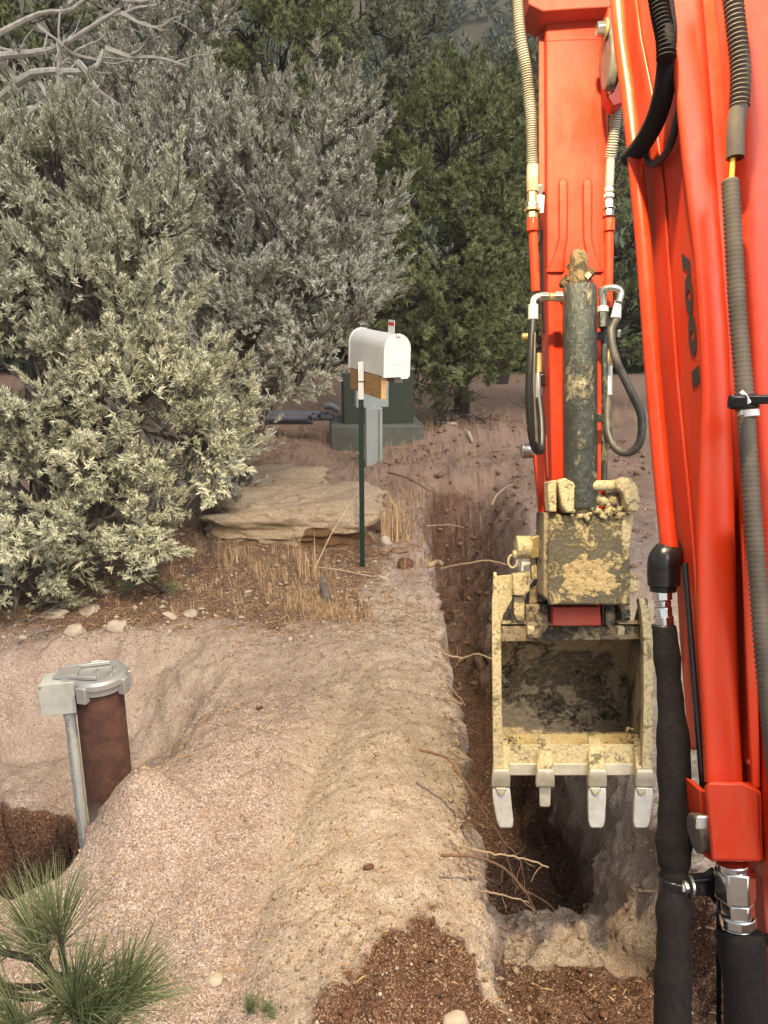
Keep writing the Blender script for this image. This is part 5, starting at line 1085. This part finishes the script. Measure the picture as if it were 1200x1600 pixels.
hp = [(1038, 980, 1.2), (1045, 1060, 1.18), (1052, 1160, 1.15), (1053, 1260, 1.12), (1053, 1330, 1.1), (1054, 1372, 1.09), (1054, 1386, 1.085), (1053, 1400, 1.08), (1052, 1470, 1.06), (1051, 1560, 1.04), (1050, 1700, 1.0)]
q = spline([P(*p) for p in hp], 6); r_ = np.random.default_rng(4)
rad = [.0170 + .0065 * min(1, k / 14) + .0018 * math.sin(k * .62) + .001 * math.sin(k * 1.7 + 1) for k in range(len(q))]
for k in range(len(rad)):
    y_ = 980 + 0; 
    c = P(1054, 1386, 1.085); d_ = (q[k] - c).length; rad[k] -= .0045 * math.exp(-(d_ / .022) ** 2)
obj('hose_sleeve', MB().tube(q, rad, 18), SLEEVE, fp, ang=80)
obj('hose_clamp', MB().tube([P(1054, 1370, 1.085), P(1053, 1400, 1.085)], .0235, 20), BLACKP, fp, bevel=.002)
pr('clamp_bracket', BLACKP, [(1080, 1374), (1108, 1372), (1122, 1362), (1122, 1420), (1108, 1402), (1082, 1400)], 1.08, .02)
cb = obj('clamp_bolt', MB().tube([P(1068, 1386, 1.06), P(1076, 1385, 1.06)], .0085, 6), ZINC, ex, bevel=.002)
obj('clamp_washer', MB().tube([P(1077, 1385, 1.07), P(1082, 1385, 1.07)], .014, 16), ZINC, ex, bevel=.001)
obj('clamp_stud', MB().tube([P(1066, 1388, 1.06), P(1070, 1388, 1.06)], .005, 8), WORN, ex)
tag_ = None
obj('straw', MB().tube([P(1005, 1392, 1.2), P(1036, 1393, 1.12)], .0008, 4), CHIP, ex)
# black rod between sleeve and column
obj('rear_rod', MB().tube([P(1070, 880, 1.16), P(1083, 1040, 1.14), P(1098, 1235, 1.12)], .0045, 8), BLACKP, ex)
# decal on the boom face
def boom_text(s, size, px, py, px2, py2):
    me = text_mesh(s, size, bold=.055); a = onx(px, py, BX - .0012); b = onx(px2, py2, BX - .0012); LN = (b - a).length; ext = max(v.co.x for v in me.vertices); dx = (b - a).normalized() * (LN / ext); dy = Vector((1, 0, 0)).cross(dx.normalized()) * -1
    if dy.y < 0: pass
    for v in me.vertices: x, y = v.co.x, v.co.y; v.co = a + dx * x + dy * y
    return obj('lettering', me, INK, boom, sm=False)
boom_text('/001', .036, 1066, 402, 1083, 606)

# boom cylinder column with rounded edges in front of the beam
def zcol(y): return 1.20 - (y + 60) / 1290 * .14
secs = []
for y, a, b in ((-60, 1036, 1092), (0, 1041, 1098), (120, 1052, 1108), (250, 1064, 1118), (400, 1083, 1130), (520, 1091, 1140), (600, 1095, 1144), (700, 1092, 1146), (850, 1087, 1149), (1000, 1089, 1153), (1120, 1096, 1157), (1222, 1101, 1161)):
    z = zcol(y); w = (b - a); s = z / FPX; ring_ = []
    for k in range(48):
        th = 2 * math.pi * k / 48; cx_, cy2 = math.cos(th), math.sin(th); ex_ = .42
        ring_.append(P((a + b) / 2 + math.copysign(abs(cx_) ** ex_, cx_) * w / 2, y, z + .035 + math.copysign(abs(cy2) ** ex_, cy2) * .035))
    secs.append(ring_)
col_ = obj('boom_cylinder_guard', loft(secs), RED2, ex, ang=60)
blk = obj('guard_foot', loft([[P(a, y, 1.02), P(b, y, 1.02), P(b + 12, y, 1.12), P(a - 4, y, 1.12)] for y, a, b in ((1222, 1106, 1158), (1236, 1103, 1184), (1346, 1112, 1188))]), RED, ex, bevel=.004)
pr('guard_foot_flange', RED, [(1093, 1234), (1106, 1238), (1112, 1346), (1100, 1338)], 1.06, .05, bevel=.002)
gb = obj('foot_bolt', MB().tube([P(1084, 1302, 1.06), P(1106, 1300, 1.06)], [.027, .025], 22), CORR, ex, bevel=.003)
obj('bolt_flat', MB().box(P(1097, 1285, 1.03), .016, .004, .02), WORN, gb, bevel=.002)
for y0_, y1_, rd, n_, xx in ((1346, 1358, .020, 18, 1145), (1356, 1405, .0245, 6, 1148), (1406, 1432, .0205, 6, 1152), (1428, 1446, .0215, 20, 1152), (1444, 1460, .0195, 18, 1152)):
    obj('hose_coupling', MB().tube([P(xx, y0_, 1.05), P(xx + 1, y1_, 1.05)], rd * 1.1, n_), CHROME, blk, bevel=.0025)
obj('hose_sleeve', MB().tube(spline([P(1155, 1455, 1.05), P(1162, 1520, 1.04), P(1172, 1620, 1.03), P(1180, 1720, 1.02)], 4), [.030 + .002 * math.sin(k) for k in range(13)], 18), SLEEVE, blk, ang=60)
obj('sleeve_tie', MB().tube([P(1156, 1464, 1.05), P(1157, 1476, 1.05)], .0325, 18), RUBBER, blk)
obj('tie_strap', MB().box(P(1196, 1468, 1.04), .03, .01, .012), RUBBER, blk)
obj('rear_frame_edge', loft([[P(1119, y, 1.06), P(1127, y, 1.06), P(1127, y, 1.1), P(1119, y, 1.1)] for y in (1350, 1480, 1700)]), BLACKP, ex)
# recess and second guard right of the column, corrugated loom between them
obj('boom_back_face', loft([[P(a, y, zcol(y) + .06), P(1330, y, zcol(y) + .06), P(1330, y, zcol(y) + .09), P(a, y, zcol(y) + .09)] for y, a in ((-60, 1062), (250, 1090), (500, 1110), (900, 1112), (1240, 1130))]), RED, ex)
secs = []
for y, a, b in ((-60, 1140, 1300), (0, 1148, 1300), (200, 1157, 1300), (400, 1160, 1290), (640, 1176, 1290), (860, 1190, 1290), (1100, 1205, 1290), (1400, 1220, 1300)):
    z = zcol(y) - .03; w = b - a; s = z / FPX; ring_ = []
    for k in range(20):
        th = 2 * math.pi * k / 20; cx_, cy2 = math.cos(th), math.sin(th); ex_ = .4
        ring_.append(P((a + b) / 2, y, z) + RGT * (math.copysign(abs(cx_) ** ex_, cx_) * w / 2 * s) + FWD * (.04 + math.copysign(abs(cy2) ** ex_, cy2) * .04))
    secs.append(ring_)
obj('boom_guard_plate', loft(secs), RED, ex, ang=60)
obj('inner_flange', loft([[P(a, y, 1.06), P(b, y, 1.06), P(b, y, 1.09), P(a, y, 1.09)] for y, a, b in ((820, 1158, 1172), (1000, 1164, 1182), (1150, 1170, 1186), (1232, 1174, 1188))]), RED2, ex, bevel=.003)
pr('boom_root_plate', REDD, [(1182, 1200), (1300, 1200), (1300, 1760), (1232, 1760), (1204, 1560), (1196, 1450), (1186, 1350)], 1.08, .04)
def loom(name, pts, r0, step=.0042, parent=ex, mat=CORR):
    q = spline([P(*p) for p in pts], 14); m = [q[0]]
    for b in q[1:]:
        while (b - m[-1]).length > step: m.append(m[-1] + (b - m[-1]).normalized() * step)
    rr = [r0 * (1.0 if (k % 2) else .80) for k in range(len(m))]
    return obj(name, MB().tube(m, rr, 16), mat, parent, ang=80)
loom('wiring_loom', [(1138, -60, 1.13), (1150, 40, 1.13), (1157, 110, 1.13), (1155, 170, 1.13)], .0148, .0034)
obj('wiring_loom', MB().tube(spline([P(1155, 165, 1.13), P(1150, 200, 1.13), P(1149, 247, 1.13)], 5), .0130, 16), CORR, ex)
obj('loom_mouth', MB().tube([P(1149, 246.5, 1.13), P(1149, 248, 1.13)], .0105, 14), BLACKP, ex)
obj('yellow_wire', MB().tube([P(1145, 240, 1.13), P(1144, 262, 1.125), P(1142, 292, 1.12)], .0036, 8), m_simple('yellow_cable', (.75, .50, .06), .4), ex)
loom('wiring_loom', [(1141, 282, 1.11), (1146, 370, 1.1), (1152, 480, 1.09), (1164, 620, 1.07), (1172, 750, 1.05), (1184, 900, 1.03), (1196, 1050, 1.01), (1212, 1200, 1.0), (1225, 1330, 1.0)], .0128, .0034)
obj('loom_collar', MB().tube([P(1169, 641, 1.065), P(1170, 652, 1.065)], .0142, 18), WHITEP, ex, bevel=.001)
obj('loom_tie', MB().tube([P(1165, 618, 1.07), P(1168, 640, 1.07)], .0165, 16), BLACKP, ex, bevel=.002)
obj('loom_tie_tail', MB().box(P(1190, 624, 1.05), .05, .012, .012), BLACKP, ex, bevel=.002)
obj('loom_tie_head', MB().box(P(1152, 628, 1.045), .024, .014, .020), BLACKP, ex, bevel=.004)
obj('loom_tie_mark', MB().tube([P(1157, 612, 1.045), P(1163, 618, 1.043), P(1170, 630, 1.045)], .0035, 6), WHITEP, ex)
# black hoses looping past the boom head
obj('boom_hose', MB().tube(spline([P(1030, -40, 1.20), P(1038, 20, 1.20), P(1043, 70, 1.20), P(1041, 120, 1.21), P(1027, 180, 1.25), P(1004, 224, 1.32), P(984, 246, 1.40)], 8), .0165, 18), SLEEVE, ex, ang=60)
loom('boom_hose', [(1022, -40, 1.19), (1032, 20, 1.185), (1040, 60, 1.18), (1041, 95, 1.18)], .0155, .0035, mat=SLEEVE)
obj('boom_hose', MB().tube(spline([P(1010, 228, 1.34), P(1012, 250, 1.32), P(1024, 256, 1.29), P(1046, 230, 1.23), P(1062, 170, 1.19)], 6), .006, 10), RUBBER, ex)
# boom head: end plate over the stick, curved cheek, pin with rubber pad
pr('head_plate', REDD, [(822, -40), (1000, -40), (1000, 8), (962, 10), (905, 13), (848, 17), (826, 6)], 2.16, .12)
pr('head_cheek', RED, [(950, 10), (962, 14), (976, 60), (980, 140), (975, 160), (958, 166), (948, 150), (943, 70)], 2.15, .05)
pd2 = obj('pivot_pad', MB().tube([P(948, 92, 2.10) + Vector((-.004, 0, 0)), P(954, 92, 2.10) + Vector((.012, 0, 0))], .085, 30), m_simple('worn_rubber_pad', (.13, .12, .10), .45, 0, 30, .5), ex, bevel=.006)
M_ = Matrix.Rotation(R(0), 3, 'Z')
pd2.data.transform(Matrix.Translation(P(951, 92, 2.10)) @ Matrix.Scale(.62, 4, FWD) @ Matrix.Translation(-P(951, 92, 2.10)))
obj('pad_edge', MB().tube([P(957, 95, 2.10), P(961, 95, 2.10)], .080, 30), BLACKP, ex)
obj('pivot_bolt', MB().tube([P(932, 46, 2.08), P(945, 46, 2.08)], .020, 6), ZINC, ex, bevel=.003)
obj('pivot_washer', MB().tube([P(944, 46, 2.08), P(948, 46, 2.08)], .028, 20), BRASS, ex, bevel=.002)
# lit work lamp on the cab roof, above and behind the view
wl = thing('x', 'x', 'x', LAMP_POS); wl.name = 'work_lamp'; WORLD_LOC['work_lamp'] = Vector(LAMP_POS)
for kk in ('label', 'category'): del wl[kk]
wl.parent = ex; wl.location = LAMP_POS - WORLD_LOC[ex.name]
ld = (LAMP_AIM - LAMP_POS).normalized()
hsg = MB(); hsg.tube([LAMP_POS - ld * .09, LAMP_POS - ld * .03, LAMP_POS - ld * .02], [.035, .055, .058], 18); obj('lamp_housing', hsg, BLACKP, wl)
obj('lamp_bracket', MB().box(LAMP_POS - ld * .06 + Vector((0, 0, -.09)), .03, .03, .12), BLACKP, wl)
sp_ = bpy.data.lights.new('lamp_light', 'SPOT'); sp_.energy = LAMP_W; sp_.color = (1.0, .79, .46); sp_.spot_size = R(100); sp_.spot_blend = .8; sp_.shadow_soft_size = .045
so = bpy.data.objects.new('lamp_light', sp_); COL.objects.link(so); so.location = LAMP_POS; so.rotation_euler = ld.to_track_quat('-Z', 'Y').to_euler()
# ------------------------------------------------------------------ the air
hz = MB().box((0, 50, 28.5), 280, 190, 67); hm = bpy.data.materials.new('evening_haze'); hm.use_nodes = True; nt = hm.node_tree; nt.nodes.clear()
vo = nt.nodes.new('ShaderNodeVolumePrincipled'); vo.inputs['Density'].default_value = .0015; vo.inputs['Color'].default_value = (.80, .84, .86, 1); vo.inputs['Anisotropy'].default_value = .2
out_ = nt.nodes.new('ShaderNodeOutputMaterial'); nt.links.new(vo.outputs[0], out_.inputs['Volume'])
ho = obj('haze', hz, hm, sm=False); ho['kind'] = 'stuff'; ho['label'] = 'thin evening haze in the air over the hillside'
